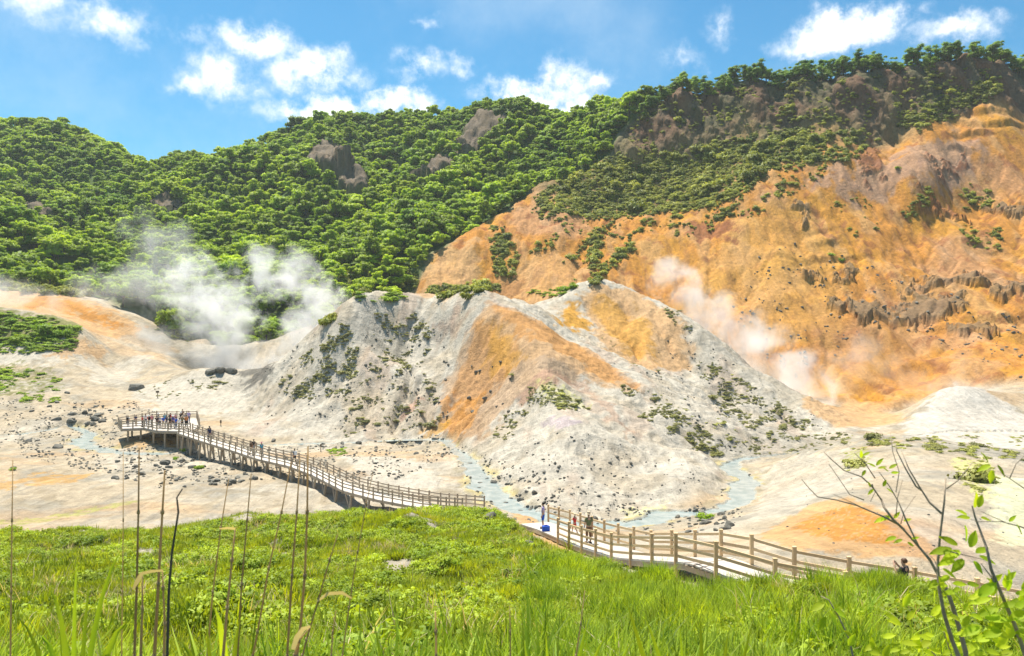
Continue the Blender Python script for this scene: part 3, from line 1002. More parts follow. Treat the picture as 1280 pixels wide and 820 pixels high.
# crags in the woods
CRAGS = [[(382, 215), (400, 185), (418, 180), (432, 200), (440, 225), (410, 225)], [(415, 222), (445, 215), (460, 235), (458, 252), (430, 250)],
         [(570, 205), (582, 165), (603, 140), (622, 150), (634, 165), (610, 180), (590, 200)], [(515, 232), (545, 200), (575, 198), (565, 215), (545, 232)], [(30, 255), (48, 248), (66, 282), (40, 282)], [(180, 262), (205, 248), (232, 265), (215, 275)]]
CW = np.zeros(GX.shape)
for q, p in enumerate(CRAGS):
    w_ = patch(p, (0.15, 0.115, 0.08), 1.0, soft=2.5, warp=3, seed=340 + q)
    raise_front(w_, 6.0)
    CW = np.maximum(CW, w_)
lay(CW * smooth(0.0, 0.4, fbm(GX, GY, 5, 3, 112)) * 0.7, ROCK)
# bare soil showing through on the bank
lay(GW['bank'] * smooth(0.45, 0.7, fbm(GX, GY, 3.2, 3, 120)) * 0.9, SOIL)
SOILW = np.zeros(GX.shape)
for q, p in enumerate([[(475, 700), (520, 695), (525, 715), (485, 720)], [(765, 708), (830, 712), (840, 730), (780, 722)], [(880, 718), (930, 716), (950, 730), (900, 738)], [(640, 640), (690, 655), (740, 690), (700, 690), (660, 665)], [(280, 652), (330, 650), (320, 662)], [(155, 652), (230, 650), (330, 642), (330, 648), (200, 657)]]):
    SOILW = np.maximum(SOILW, patch(p, SOIL if q != 3 else PEACH, 0.9, soft=3, warp=4, seed=360 + q))
# wet margin and yellow scum along the stream
lay(smooth(2.6, 1.5, GQ) * smooth(-0.1, 0.3, n_fine) * 0.55, (0.30, 0.26, 0.17))
lay(smooth(2.2, 1.2, GQ) * smooth(0.2, 0.45, n_mid) * 0.55, (0.50, 0.40, 0.13))
lay(smooth(1.25, 0.95, GQ) * 0.8, (0.36, 0.38, 0.35))

ROUGH = np.clip(GW['cliff'] + CW + 0.35 * GW['orange'], 0, 1)


def ground_material():
    m, t, out = new_mat('ground')
    geo = t.node('ShaderNodeNewGeometry')
    P = geo.outputs['Position']
    at = t.node('ShaderNodeAttribute', attribute_name='Col')
    n1 = t.noise(P, 0.9, 8.0, 0.66)
    n2 = t.noise(P, 5.5, 5.0, 0.65)
    n3 = t.noise(P, 0.22, 5.0, 0.6)
    k = t.math('MULTIPLY', t.remap(n1, 0.22, 0.78, 0.72, 1.24, 'LINEAR'), t.remap(n2, 0.25, 0.75, 0.84, 1.14, 'LINEAR'))
    k = t.math('MULTIPLY', k, t.remap(n3, 0.3, 0.7, 0.9, 1.08, 'LINEAR'))
    # rain streaks run down the slopes
    ms_ = t.vmath('MULTIPLY', P, (1.5, 0.24, 0.30))
    n4 = t.noise(ms_, 1.0, 6.0, 0.65, 0.4)
    k = t.math('MULTIPLY', k, t.remap(n4, 0.28, 0.72, 0.80, 1.18, 'LINEAR'))
    c = t.vmath('SCALE', at.outputs['Color'], k)
    # scattered dark grit and small stones
    sp = t.noise(P, 2.6, 3.0, 0.5)
    grit = t.math('MULTIPLY', t.remap(sp, 0.66, 0.72), 0.55)
    c = t.mixc(grit, c, (0.13, 0.12, 0.09, 1))
    b = t.node('ShaderNodeBsdfPrincipled', ins={'Base Color': c, 'Roughness': 0.9, 'Specular IOR Level': 0.15})
    hgt = t.math('ADD', t.math('MULTIPLY', n1, 0.75), t.math('ADD', t.math('MULTIPLY', n2, 0.16), t.math('MULTIPLY', n4, 0.45)))
    bp = t.node('ShaderNodeBump', ins={'Height': hgt, 'Strength': 0.8, 'Distance': 0.75})
    t.l.new(bp.outputs[0], b.inputs['Normal'])
    t.l.new(b.outputs[0], out.inputs[0])
    return m


MAT_GROUND = ground_material()
VX = np.stack([GX, GY, GZ + CAMZ], -1)
# rugged rock: push cliff and crag surfaces out along their normals
du = np.gradient(VX, axis=0)
dv = np.gradient(VX, axis=1)
NRM = np.cross(du, dv)
NRM /= np.linalg.norm(NRM, axis=-1, keepdims=True) + 1e-9
rk = np.clip(GW['cliff'] + CW, 0, 1)
disp = rk * (fbm(GX + GZ * 0.3, GZ * 0.55, 9, 4, 401) * 2.4 + fbm(GX, GZ * 1.6, 2.6, 3, 402) * 0.4)
VX = VX + NRM * disp[..., None]

# split into pieces of the setting along natural borders (shared vertices, same normals)
du = np.gradient(VX, axis=0)
dv = np.gradient(VX, axis=1)
NRM = np.cross(du, dv)
NRM /= np.linalg.norm(NRM, axis=-1, keepdims=True) + 1e-9
stack = np.stack([GW['floor'] + 0.01, GW['massif'] + (GW['massif'] > 0.5), GW['orange'] * (1 - GW['cliff']), GW['forest'] + 0.1 * GW['forest'], GW['cliff'] * 0.8, GW['bank'] * 1.2], -1)
cls = stack.argmax(-1)
fc = cls[:-1, :-1]
ii, jj = np.meshgrid(np.arange(NI - 1), np.arange(NJ - 1), indexing='ij')
quads = np.stack([ii * NJ + jj, (ii + 1) * NJ + jj, (ii + 1) * NJ + jj + 1, ii * NJ + jj + 1], -1)
names = ['valley_floor', 'clay_mound', 'orange_hillside', 'wooded_hills', 'cliff_band', 'grass_bank']
labels = ['pale clay valley floor crossed by the milky stream', 'white and rust clay mound rising in the middle of the valley', 'bare orange eroded hillside under the cliff', 'ground of the wooded hills behind the valley',
          'dark brown cliff band under the row of crest trees', 'sloping soil of the grassy bank in front of the boardwalk']
flatV = VX.reshape(-1, 3)
flatN = NRM.reshape(-1, 3)
flatC = C.reshape(-1, 3)
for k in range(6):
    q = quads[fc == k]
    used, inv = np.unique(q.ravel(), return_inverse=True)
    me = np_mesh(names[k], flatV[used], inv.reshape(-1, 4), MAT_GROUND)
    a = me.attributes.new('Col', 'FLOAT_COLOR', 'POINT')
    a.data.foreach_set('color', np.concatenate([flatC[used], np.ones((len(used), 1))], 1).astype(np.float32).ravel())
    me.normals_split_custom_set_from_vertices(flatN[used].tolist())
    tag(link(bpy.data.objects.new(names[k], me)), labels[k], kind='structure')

# ------------------------------------------------------------------ stream water
def water_material():
    m, t, out = new_mat('milky_water')
    geo = t.node('ShaderNodeNewGeometry')
    n = t.noise(geo.outputs['Position'], 0.9, 5.0, 0.6)
    c = t.mixc(t.remap(n, 0.35, 0.65), (0.23, 0.29, 0.29, 1), (0.35, 0.39, 0.375, 1))
    b = t.node('ShaderNodeBsdfPrincipled', ins={'Base Color': c, 'Roughness': 0.16, 'Specular IOR Level': 0.5})
    n2 = t.noise(geo.outputs['Position'], 6.0, 3.0, 0.6)
    bp = t.node('ShaderNodeBump', ins={'Height': n2, 'Strength': 0.25, 'Distance': 0.06})
    t.l.new(bp.outputs[0], b.inputs['Normal'])
    t.l.new(b.outputs[0], out.inputs[0])
    return m


sv, sf = [], []
for i in range(len(ST)):
    a = ST[max(i - 1, 0), :2]
    b = ST[min(i + 1, len(ST) - 1), :2]
    d = (b - a) / (np.linalg.norm(b - a) + 1e-9)
    for s in (-1.35, -0.5, 0.5, 1.35):
        sv.append((ST[i, 0] - d[1] * s * ST[i, 2] * 0.5, ST[i, 1] + d[0] * s * ST[i, 2] * 0.5, ST_Z[i] + CAMZ))
    if i:
        for k in range(3):
            sf.append((i * 4 - 4 + k, i * 4 - 4 + k + 1, i * 4 + k + 1, i * 4 + k))
me = np_mesh('stream', np.array(sv), np.array(sf), water_material())
tag(link(bpy.data.objects.new('stream', me)), 'milky blue grey stream winding through the valley floor', kind='structure')

# ------------------------------------------------------------------ plants: leaf clouds and scattering
def grid_at(arr, x, y):
    px = 640 + FPX * x / np.maximum(y, 0.3)
    i = np.clip(np.searchsorted(GPX, px), 0, NI - 1)
    j = np.clip(np.searchsorted(GD, y), 0, NJ - 1)
    return arr[i, j]


def leaf_cloud(name, clumps, per, size, mat, seed, shell=0.55, elong=1.0, up=0.35, nblend=0.75):
    """many small leaf faces spread through a set of clumps (x, y, z, r, squash)"""
    r = np.random.default_rng(seed)
    vs, ns = [], []
    for (cx, cy, cz, cr, sq) in clumps:
        n = max(6, int(per * cr * cr))
        d = r.normal(size=(n, 3))
        d /= np.linalg.norm(d, axis=1, keepdims=True)
        d[:, 2] = np.where(d[:, 2] < -0.35, -d[:, 2] * 0.6, d[:, 2])
        d /= np.linalg.norm(d, axis=1, keepdims=True)
        rad = cr * (shell + (1 - shell) * r.random(n)) * (1 + 0.16 * r.normal(size=n))
        p = np.array([cx, cy, cz]) + d * rad[:, None] * np.array([1, 1, sq])
        nn = d * nblend + r.normal(size=(n, 3)) * 0.45 + np.array([0, 0, up])
        nn /= np.linalg.norm(nn, axis=1, keepdims=True)
        t = np.cross(nn, r.normal(size=(n, 3)))
        t /= np.linalg.norm(t, axis=1, keepdims=True)
        b = np.cross(nn, t)
        s = size * (0.6 + 0.8 * r.random(n))[:, None]
        quad = np.stack([p - t * s * elong, p - b * s * 0.55 + nn * s * 0.12, p + t * s * elong, p + b * s * 0.55 + nn * s * 0.12], 1)
        vs.append(quad.reshape(-1, 3))
        sn = d * 0.75 + nn * 0.3 + np.array([0, 0, 0.45])
        sn /= np.linalg.norm(sn, axis=1, keepdims=True)
        ns.append(np.repeat(sn, 4, 0))
    v = np.concatenate(vs)
    nrm = np.concatenate(ns)
    f = np.arange(len(v), dtype=np.int32).reshape(-1, 4)
    me = np_mesh(name, v, f, mat)
    me.normals_split_custom_set(nrm.tolist())
    return me


def scatter(name, pts, rotz, scl, idx, sources, label, tilt=None, parent=None):
    """one object that carries many instances of the source meshes (uncountable stuff)"""
    me = bpy.data.meshes.new(name)
    n = len(pts)
    me.vertices.add(n)
    me.vertices.foreach_set('co', np.asarray(pts, dtype=np.float32).ravel())
    rot = np.zeros((n, 3), np.float32)
    rot[:, 2] = rotz
    if tilt is not None:
        rot[:, :2] = tilt
    a = me.attributes.new('rot', 'FLOAT_VECTOR', 'POINT')
    a.data.foreach_set('vector', rot.ravel())
    a = me.attributes.new('scl', 'FLOAT_VECTOR', 'POINT')
    scl = np.asarray(scl, np.float32)
    if scl.ndim == 1:
        scl = np.repeat(scl[:, None], 3, 1)
    a.data.foreach_set('vector', scl.ravel())
    a = me.attributes.new('idx', 'INT', 'POINT')
    a.data.foreach_set('value', np.asarray(idx, np.int32))
    o = tag(link(bpy.data.objects.new(name, me), parent), label, kind='stuff')
    ng = bpy.data.node_groups.new(name + '_scatter', 'GeometryNodeTree')
    ng.interface.new_socket('Geometry', in_out='INPUT', socket_type='NodeSocketGeometry')
    ng.interface.new_socket('Geometry', in_out='OUTPUT', socket_type='NodeSocketGeometry')
    N, L = ng.nodes, ng.links
    gi, go, jn = N.new('NodeGroupInput'), N.new('NodeGroupOutput'), N.new('GeometryNodeJoinGeometry')

    def attr(nm, kind):
        nd = N.new('GeometryNodeInputNamedAttribute')
        nd.data_type = kind
        nd.inputs[0].default_value = nm
        return nd.outputs[0]
    ar, asc, ai = attr('rot', 'FLOAT_VECTOR'), attr('scl', 'FLOAT_VECTOR'), attr('idx', 'INT')
    for k, src in enumerate(sources):
        oi = N.new('GeometryNodeObjectInfo')
        oi.inputs[0].default_value = src
        oi.transform_space = 'ORIGINAL'
        cmpn = N.new('FunctionNodeCompare')
        cmpn.data_type = 'INT'
        cmpn.operation = 'EQUAL'
        L.new(ai, cmpn.inputs[2])
        cmpn.inputs[3].default_value = k
        ip = N.new('GeometryNodeInstanceOnPoints')
        L.new(gi.outputs[0], ip.inputs['Points'])
        L.new(cmpn.outputs[0], ip.inputs['Selection'])
        L.new(oi.outputs['Geometry'], ip.inputs['Instance'])
        L.new(ar, ip.inputs['Rotation'])
        L.new(asc, ip.inputs['Scale'])
        L.new(ip.outputs[0], jn.inputs[0])
    L.new(jn.outputs[0], go.inputs[0])
    md = o.modifiers.new('scatter', 'NODES')
    md.node_group = ng
    return o


# ------------------------------------------------------------------ forest
MAT_LEAF = foliage_mat('broadleaf_foliage', (0.085, 0.20, 0.012), (0.49, 0.60, 0.012), trans=0.45, scale=0.035, trans_col=(1.2, 1.2, 0.25))
MAT_CREST = foliage_mat('crest_foliage', (0.08, 0.19, 0.035), (0.27, 0.40, 0.05), trans=0.5, scale=0.08)
MAT_BARK = simple_mat('bark', (0.11, 0.085, 0.06), 0.9, 0.3, 8.0, 0.5)


def crown_clumps(r, R, H, base, n):
    out = [(0, 0, base + H * 0.45, R * 0.62, 0.9)]
    for k in range(n):
        a = 2 * math.pi * (k / n) * 2.4 + r.uniform(-0.4, 0.4)
        rr = R * r.uniform(0.35, 0.78)
        hz = base + H * r.uniform(0.25, 0.82) * (1.1 - 0.35 * rr / R)
        out.append((math.cos(a) * rr, math.sin(a) * rr, hz, R * r.uniform(0.30, 0.48), r.uniform(0.6, 0.85)))
    return out


TREE_MESH = []
for k in range(6):
    r = random.Random(40 + k)
    R, H = r.uniform(3.1, 3.9), r.uniform(5.2, 6.8)
    base = 2.4
    cl = crown_clumps(r, R, H, base, r.randint(9, 13))
    crown = leaf_cloud('crown', cl, 58, 0.44, MAT_LEAF, 500 + k)
    mb = MB()
    mb.tube([(0, 0, -1.2), (0.1, 0.05, 1.5), (0.0, 0.1, 3.5), (0.1, 0, base + H * 0.6)], [0.26, 0.21, 0.16, 0.05], 6)
    for q in range(5):
        c = cl[1 + q]
        mb.tube([(0.05, 0.05, 2.2 + 0.35 * q), (c[0] * 0.5, c[1] * 0.5, (c[2] + 2.8) / 2), (c[0], c[1], c[2])], [0.11, 0.08, 0.03], 5)
    TREE_MESH.append((crown, mb.mesh('trunk', MAT_BARK, True)))

CREST_MESH = []
for k in range(5):
    r = random.Random(70 + k)
    H = r.uniform(7.0, 9.0)
    cl = []
    for q in range(r.randint(9, 13)):
        a = r.uniform(0, 6.28)
        rr = r.uniform(0.5, 2.9)
        cl.append((math.cos(a) * rr, math.sin(a) * rr, H * r.uniform(0.22, 0.98) - rr * 0.25, r.uniform(0.9, 1.75), r.uniform(0.5, 0.7)))
    crown = leaf_cloud('crown', cl, 62, 0.33, MAT_CREST, 600 + k, shell=0.35)
    mb = MB()
    lean = r.uniform(-0.5, 0.5)
    mb.tube([(0, 0, -1.5), (lean * 0.3, 0, H * 0.25), (lean * 0.7, 0.1, H * 0.55), (lean, 0, H * 0.85)], [0.17, 0.14, 0.10, 0.03], 6)
    for c in cl:
        mb.tube([(lean * 0.5, 0.05, H * 0.35), (c[0] * 0.5 + lean * 0.3, c[1] * 0.5, (c[2] + H * 0.35) / 2), (c[0], c[1], c[2])], [0.08, 0.05, 0.02], 5)
    CREST_MESH.append((crown, mb.mesh('trunk', MAT_BARK, True)))


def plant_tree(name, meshes, x, y, z, s, rz, label, cat, group, sz=1.0):
    root = empty(name, (x, y, z), rz)
    root.scale = (s, s, s * sz)
    tag(root, label, cat, group)
    c = link(bpy.data.objects.new('crown', meshes[0]), root)
    link(bpy.data.objects.new('trunk', meshes[1]), root)
    return root, c


# candidate positions on a jittered lattice over the wooded hills
sp = 3.35
gx, gy = np.meshgrid(np.arange(-420, 330, sp), np.arange(205, 480, sp))
tx = (gx + RNG.uniform(-0.5, 0.5, gx.shape) * sp * 1.0).ravel()
ty = (gy + RNG.uniform(-0.5, 0.5, gy.shape) * sp * 1.0).ravel()
wf = grid_at(GW['forest'], tx, ty)
ok = (wf > 0.5) & (grid_at(CW, tx, ty) < 0.35) & (grid_at(GW['cliff'], tx, ty) < 0.6)
tx, ty = tx[ok], ty[ok]
tz = ground_z(tx, ty)
ts = np.exp(RNG.normal(-0.46, 0.22, len(tx))) * (0.86 + 0.35 * smooth(-0.3, 0.4, fbm(tx, ty, 30, 2, 801)))
# trees by the lower edge stand out singly; the far crest gets smaller ones
crest = (640 + FPX * tx / ty > 815) & (ty > 312)
ok = visible(tx, ty, tz + 9 * ts, 14) & ~crest
tx, ty, tz, ts = tx[ok], ty[ok], tz[ok], ts[ok]
size = ts / ty
order = np.argsort(-size)
trz = RNG.uniform(0, 6.28, len(tx))
tk = RNG.integers(0, 6, len(tx))
CROWN_SRC = [None] * 6
for q in order[:300]:
    px_q = 640 + FPX * tx[q] / ty[q]
    big = 'large' if ts[q] > 0.92 else ('small' if ts[q] < 0.66 else 'middling')
    if ty[q] < 250 and px_q < 160:
        where = 'directly above the bare orange hill on the left'
    elif ty[q] < 232 and px_q < 300:
        where = 'at the forest foot behind the tall steam column'
    elif ty[q] < 245 and px_q < 420:
        where = 'at the forest foot behind the curling steam'
    elif px_q < 230 and ty[q] < 285:
        where = 'on the front of the rounded spur above the bare orange hill'
    elif px_q < 230 and ty[q] < 330:
        where = 'on the back of the rounded spur above the bare orange hill'
    elif px_q < 230:
        where = 'on the tall hill behind the rounded spur'
    elif px_q < 420 and ty[q] < 290:
        where = 'on the lower wooded slope over the steam'
    elif grid_at(GW['orange'], np.array([tx[q] + 9]), np.array([ty[q] - 5]))[0] > 0.3:
        where = 'on the forest edge bordering the orange hillside'
    elif ty[q] < 275:
        where = 'on the bright spur running down to the clay mound'
    elif px_q < 560 and ty[q] < 310:
        where = 'low in the wooded hollow below the rock crags'
    elif px_q < 560:
        where = 'beside the rock crags near the wooded skyline'
    elif ty[q] < 310:
        where = 'halfway up the bright spur beside the scrub slope'
    else:
        where = 'at the top of the bright spur under the crest'
    lab = '%s rounded broadleaf tree %s' % (big, where)
    root, c = plant_tree('broadleaf_tree', TREE_MESH[tk[q]], tx[q], ty[q], tz[q], ts[q], trz[q], lab, 'tree', big + ' trees ' + where, RNG.uniform(0.85, 1.15))
    if CROWN_SRC[tk[q]] is None:
        CROWN_SRC[tk[q]] = c
rest = order[300:]
scatter('forest', np.stack([tx[rest], ty[rest], tz[rest]], 1), trz[rest], np.stack([ts[rest], ts[rest], ts[rest] * RNG.uniform(0.85, 1.15, len(rest))], 1), tk[rest], CROWN_SRC, 'dense green broadleaf forest covering the far hills')
print('forest trees', len(tx))

# row of open-crowned trees along the cliff crest
ct = np.array([(795, 328), (850, 328), (930, 326.5), (1000, 322.5), (1080, 320), (1140, 320), (1200, 319), (1250, 319.5), (1340, 322)], float)
CREST_SRC = [None] * 5


def crest_label(px, s):
    size = 'tall' if s > 0.85 else ('short' if s < 0.66 else 'slender')
    where = 'where the forest meets the cliff' if px < 900 else ('above the middle of the brown cliff' if px < 1050 else ('beside the crest gap above the reddish cliff face' if px < 1170 else 'on the highest knoll of the cliff crest'))
    return '%s open-crowned tree in the row %s' % (size, where), 'tree', size + ' crest trees ' + where


for q in range(220):
    f = q / 219.0
    px = 800 + 520 * f + RNG.uniform(-9, 9)
    d = np.interp(px, ct[:, 0], ct[:, 1]) - 6 + RNG.uniform(1.0, 12.0)
    x = (px - 640) / FPX * d
    k = int(RNG.integers(0, 5))
    s = float(np.exp(RNG.normal(-0.30, 0.14)))
    root, c = plant_tree('crest_tree', CREST_MESH[k], x, d, gz(x, d), s, RNG.uniform(0, 6.28), *crest_label(px, s))
    CREST_SRC[k] = c

# ------------------------------------------------------------------ low scrub and turf
MAT_SCRUB = foliage_mat('hillside_scrub', (0.075, 0.12, 0.025), (0.44, 0.46, 0.06), trans=0.35, scale=0.13)
MAT_DRYSCRUB = foliage_mat('grey_green_scrub', (0.17, 0.175, 0.075), (0.36, 0.36, 0.12), trans=0.3, scale=0.2)
MAT_FRESH = foliage_mat('fresh_green_shrub', (0.13, 0.26, 0.012), (0.36, 0.48, 0.015), trans=0.4, scale=0.2)
MAT_SULPHMOSS = foliage_mat('yellow_moss', (0.24, 0.25, 0.05), (0.46, 0.46, 0.10), trans=0.1, scale=0.4)


def low_bush(name, seed, mat, n=7, per=46, size=0.10, flat=0.55):
    r = random.Random(seed)
    cl = []
    for k in range(n):
        a = r.uniform(0, 6.28)
        rr = r.uniform(0, 0.75)
        cl.append((math.cos(a) * rr, math.sin(a) * rr, r.uniform(0.05, 0.35) * flat * 1.4, r.uniform(0.26, 0.5), flat))
    return leaf_cloud(name, cl, per * 9, size, mat, seed, shell=0.45)


def in_poly(px, py, poly):
    p = np.asarray(poly, float)
    c = np.zeros(px.shape, bool)
    for (ax, ay), (bx, by) in zip(p, np.roll(p, -1, 0)):
        c ^= ((ay > py) != (by > py)) & (px < (bx - ax) * (py - ay) / (by - ay + 1e-12) + ax)
    return c


def sow(poly, n, thr=-1.0, nscale=30.0, seed=0):
    """positions on the ground within an area outlined by sight lines, clumped by noise"""
    a = np.asarray(poly, float)
    out = []
    r = np.random.default_rng(seed + 900)
    px = r.uniform(a[:, 0].min(), a[:, 0].max(), n * 4)
    py = r.uniform(a[:, 1].min(), a[:, 1].max(), n * 4)
    k = in_poly(px, py, a) & (fbm(px, py * 1.6, nscale, 3, seed) > thr)
    for x, y in zip(px[k][:n], py[k][:n]):
        hx, hy = hit(x, y)
        j = r.uniform(-0.004, 0.004) * hy
        out.append((hx * (1 + j / hy), hy + j))
    return np.array(out) if out else np.zeros((0, 2))


SCATTERED = []


def bush_stuff(name, label, srcs, batches, squash=1.0):
    """batches: (polygon, count, noise threshold, noise scale, bush radius in metres)"""
    P, S = [], []
    for q, (poly, n, thr, ns, rad) in enumerate(batches):
        xy = sow(poly, n, thr, ns, q + len(name) * 3)
        if len(xy):
            P.append(xy)
            S.append(np.exp(RNG.normal(-0.15, 0.42, len(xy))) * rad)
    xy = np.concatenate(P)
    s = np.concatenate(S)
    z = ground_z(xy[:, 0], xy[:, 1]) - 0.06 * s
    return scatter(name, np.stack([xy[:, 0], xy[:, 1], z], 1), RNG.uniform(0, 6.28, len(xy)), np.stack([s, s, s * squash], 1), RNG.integers(0, len(srcs), len(xy)), srcs, label)


def proto(mesh, x, y, s, name, label, cat, group=None, rz=0.0):
    o = bpy.data.objects.new(name, mesh)
    o.location = (x, y, gz(x, y) - 0.05 * s)
    o.scale = (s, s, s)
    o.rotation_euler = (0, 0, rz)
    return tag(link(o), label, cat, group)


# single shrubs one can point to; they double as the sources of the scattered scrub
def shrub_at(px, py, r, mesh, label, cat='shrub', group=None):
    x, y = hit(px, py)
    return proto(mesh, x, y, r, 'shrub', label, cat, group, RNG.uniform(0, 6))


FRESH = [low_bush('shrub', 30 + k, MAT_FRESH, 8, 40, 0.11, 0.8) for k in range(3)]
SCR = [low_bush('shrub', 40 + k, MAT_SCRUB, 8, 44, 0.11, 0.85) for k in range(3)]
DRY = [low_bush('shrub', 50 + k, MAT_DRYSCRUB, 7, 46, 0.10, 0.5) for k in range(3)]
MOS = [low_bush('shrub', 60 + k, MAT_SULPHMOSS, 9, 46, 0.09, 0.7) for k in range(2)]
f0 = shrub_at(880, 650, 0.85, FRESH[0], 'bright green shrub on the rocks beside the milky stream')
f1 = shrub_at(705, 366, 2.6, FRESH[1], 'bright green bush behind the clay mound at the foot of the orange hillside', 'bush')
f2 = shrub_at(219, 575, 0.55, FRESH[2], 'tiny bright green bush on stones below the viewing platform')
shrub_at(229, 565, 0.6, FRESH[0], 'small green bush beside a grey boulder under the boardwalk trestle')
shrub_at(249, 586, 0.75, FRESH[1], 'low green bush among dark boulders below the trestle boardwalk')
shrub_at(55, 418, 3.2, FRESH[2], 'dark green round bush on the turf bench below the bare orange hill', 'bush')
shrub_at(80, 420, 2.2, FRESH[0], 'flat green bush at the edge of the turf bench below the bare orange hill', 'bush')
shrub_at(1122, 212, 1.6, FRESH[1], 'small vivid green bush alone high on the brown upper slope', 'bush')
shrub_at(1040, 322, 1.4, FRESH[2], 'upper one of two dark bushes in the orange hillside gully', 'bush')
shrub_at(1051, 328, 1.5, FRESH[0], 'lower one of two dark bushes in the orange hillside gully', 'bush')
shrub_at(16, 588, 0.6, FRESH[1], 'little green bush by a dark stone on the valley floor')
s0 = shrub_at(640, 345, 2.4, SCR[0], 'dark green bush in a gully at the toe of the orange hillside', 'bush')
s1 = shrub_at(560, 372, 2.4, SCR[1], 'dull green bush between the clay mound and the orange toe', 'bush')
s2 = shrub_at(585, 374, 2.0, SCR[2], 'low dull bush at the foot of the orange slope behind the mound peak', 'bush')
d0 = shrub_at(535, 424, 0.9, DRY[0], 'dark tuft standing alone on the white face of the clay mound')
d1 = shrub_at(505, 455, 1.6, DRY[1], 'grey green shrub patch under the hollow in the clay mound')
d2 = shrub_at(640, 470, 0.9, DRY[2], 'dark tuft on the rust coloured flank of the clay mound')
m0 = shrub_at(1217, 602, 1.7, MOS[0], 'yellow mossy hummock on the pale mound behind the bare branches', 'moss hummock')
m1 = shrub_at(1068, 582, 1.4, MOS[1], 'green and yellow moss hummock on the crest of the pale mound', 'moss hummock')

bush_stuff('hillside_scrub', 'dull green scrub covering the slope under the cliff', [s0, s1, s2], [
    ([(665, 245), (770, 195), (880, 185), (1000, 160), (1030, 200), (960, 215), (930, 245), (880, 262), (800, 270), (740, 275), (680, 262)], 5600, -0.8, 26, 1.0),
    ([(650, 255), (740, 272), (800, 268), (880, 258), (940, 240), (1000, 205), (1050, 205), (1000, 240), (900, 290), (800, 302), (700, 290)], 700, 0.08, 22, 0.95),
    ([(680, 245), (770, 200), (880, 190), (1000, 165), (1050, 165), (1020, 195), (930, 225), (860, 250), (740, 262)], 170, -0.2, 26, 2.3),
    ([(1000, 165), (1080, 165), (1100, 180), (1060, 200), (1010, 205)], 260, -0.2, 20, 1.2),
    ([(1120, 150), (1190, 120), (1240, 100), (1262, 110), (1215, 130), (1190, 150), (1130, 165)], 420, -0.35, 18, 1.1),
    ([(790, 130), (900, 108), (1180, 85), (1260, 80), (1200, 135), (1080, 155), (900, 178), (780, 190)], 820, 0.0, 24, 1.0),
    ([(610, 285), (630, 285), (648, 320), (640, 350), (618, 345), (612, 310)], 190, -0.3, 14, 1.2),
    ([(740, 290), (755, 285), (750, 320), (740, 340), (733, 325)], 120, -0.4, 14, 1.1),
    ([(735, 350), (760, 325), (790, 305), (788, 315), (762, 340), (745, 356)], 130, -0.5, 14, 1.1),
    ([(700, 330), (730, 305), (745, 290), (720, 325)], 60, -0.3, 14, 1.0),
    ([(655, 320), (700, 290), (690, 310)], 40, -0.2, 14, 1.0),
    ([(530, 360), (600, 355), (640, 360), (600, 365), (535, 367)], 110, -0.4, 14, 1.1),
    ([(408, 376), (420, 350), (470, 325), (520, 335), (522, 366), (470, 362), (425, 374)], 520, -0.6, 24, 1.3),
    ([(1120, 265), (1165, 238), (1170, 248), (1135, 275)], 90, -0.1, 14, 0.9),
    ([(1190, 235), (1240, 225), (1250, 262), (1200, 262)], 60, 0.1, 20, 1.0),
    ([(1200, 285), (1250, 285), (1255, 310), (1205, 308)], 60, 0.0, 20, 0.9),
    ([(1030, 255), (1090, 245), (1110, 300), (1050, 300)], 40, 0.15, 20, 0.8),
    ([(-20, 352), (100, 352), (130, 368), (100, 372), (-20, 362)], 160, -0.4, 20, 1.4),
    ([(190, 395), (260, 410), (240, 430), (200, 420)], 80, -0.4, 20, 1.3),
    ([(300, 410), (420, 385), (420, 405), (330, 425)], 90, -0.2, 20, 1.2)])
bush_stuff('mound_scrub', 'sparse grey green scrub dotting the clay mound', [d0, d1, d2], [
    ([(345, 485), (380, 445), (430, 402), (450, 440), (440, 490), (380, 500)], 665, 0.02, 26, 0.41),
    ([(470, 400), (520, 395), (545, 420), (520, 470), (460, 470)], 316, 0.10, 22, 0.40),
    ([(430, 480), (545, 470), (550, 535), (430, 545)], 253, 0.16, 22, 0.36),
    ([(660, 480), (690, 482), (740, 512), (700, 512), (665, 505)], 174, -0.1, 18, 0.28),
    ([(620, 530), (660, 500), (670, 505), (640, 545), (615, 560)], 110, -0.05, 18, 0.26),
    ([(770, 480), (830, 500), (900, 555), (930, 570), (880, 570), (800, 520)], 665, -0.02, 24, 0.33),
    ([(820, 370), (850, 385), (870, 420), (840, 405)], 95, 0, 18, 0.46),
    ([(860, 440), (920, 470), (1000, 520), (1040, 540), (960, 545), (900, 520)], 887, -0.02, 22, 0.40),
    ([(940, 568), (1060, 546), (1160, 548), (1290, 566), (1290, 578), (1150, 560), (1060, 556), (960, 574)], 108, 0.0, 18, 0.38),
    ([(910, 550), (1060, 540), (1060, 555), (930, 572)], 205, -0.1, 20, 0.30),
    ([(720, 400), (790, 440), (850, 480), (800, 470)], 95, 0.1, 18, 0.33),
    ([(165, 490), (250, 465), (300, 480), (200, 500)], 110, 0.15, 20, 0.40)])
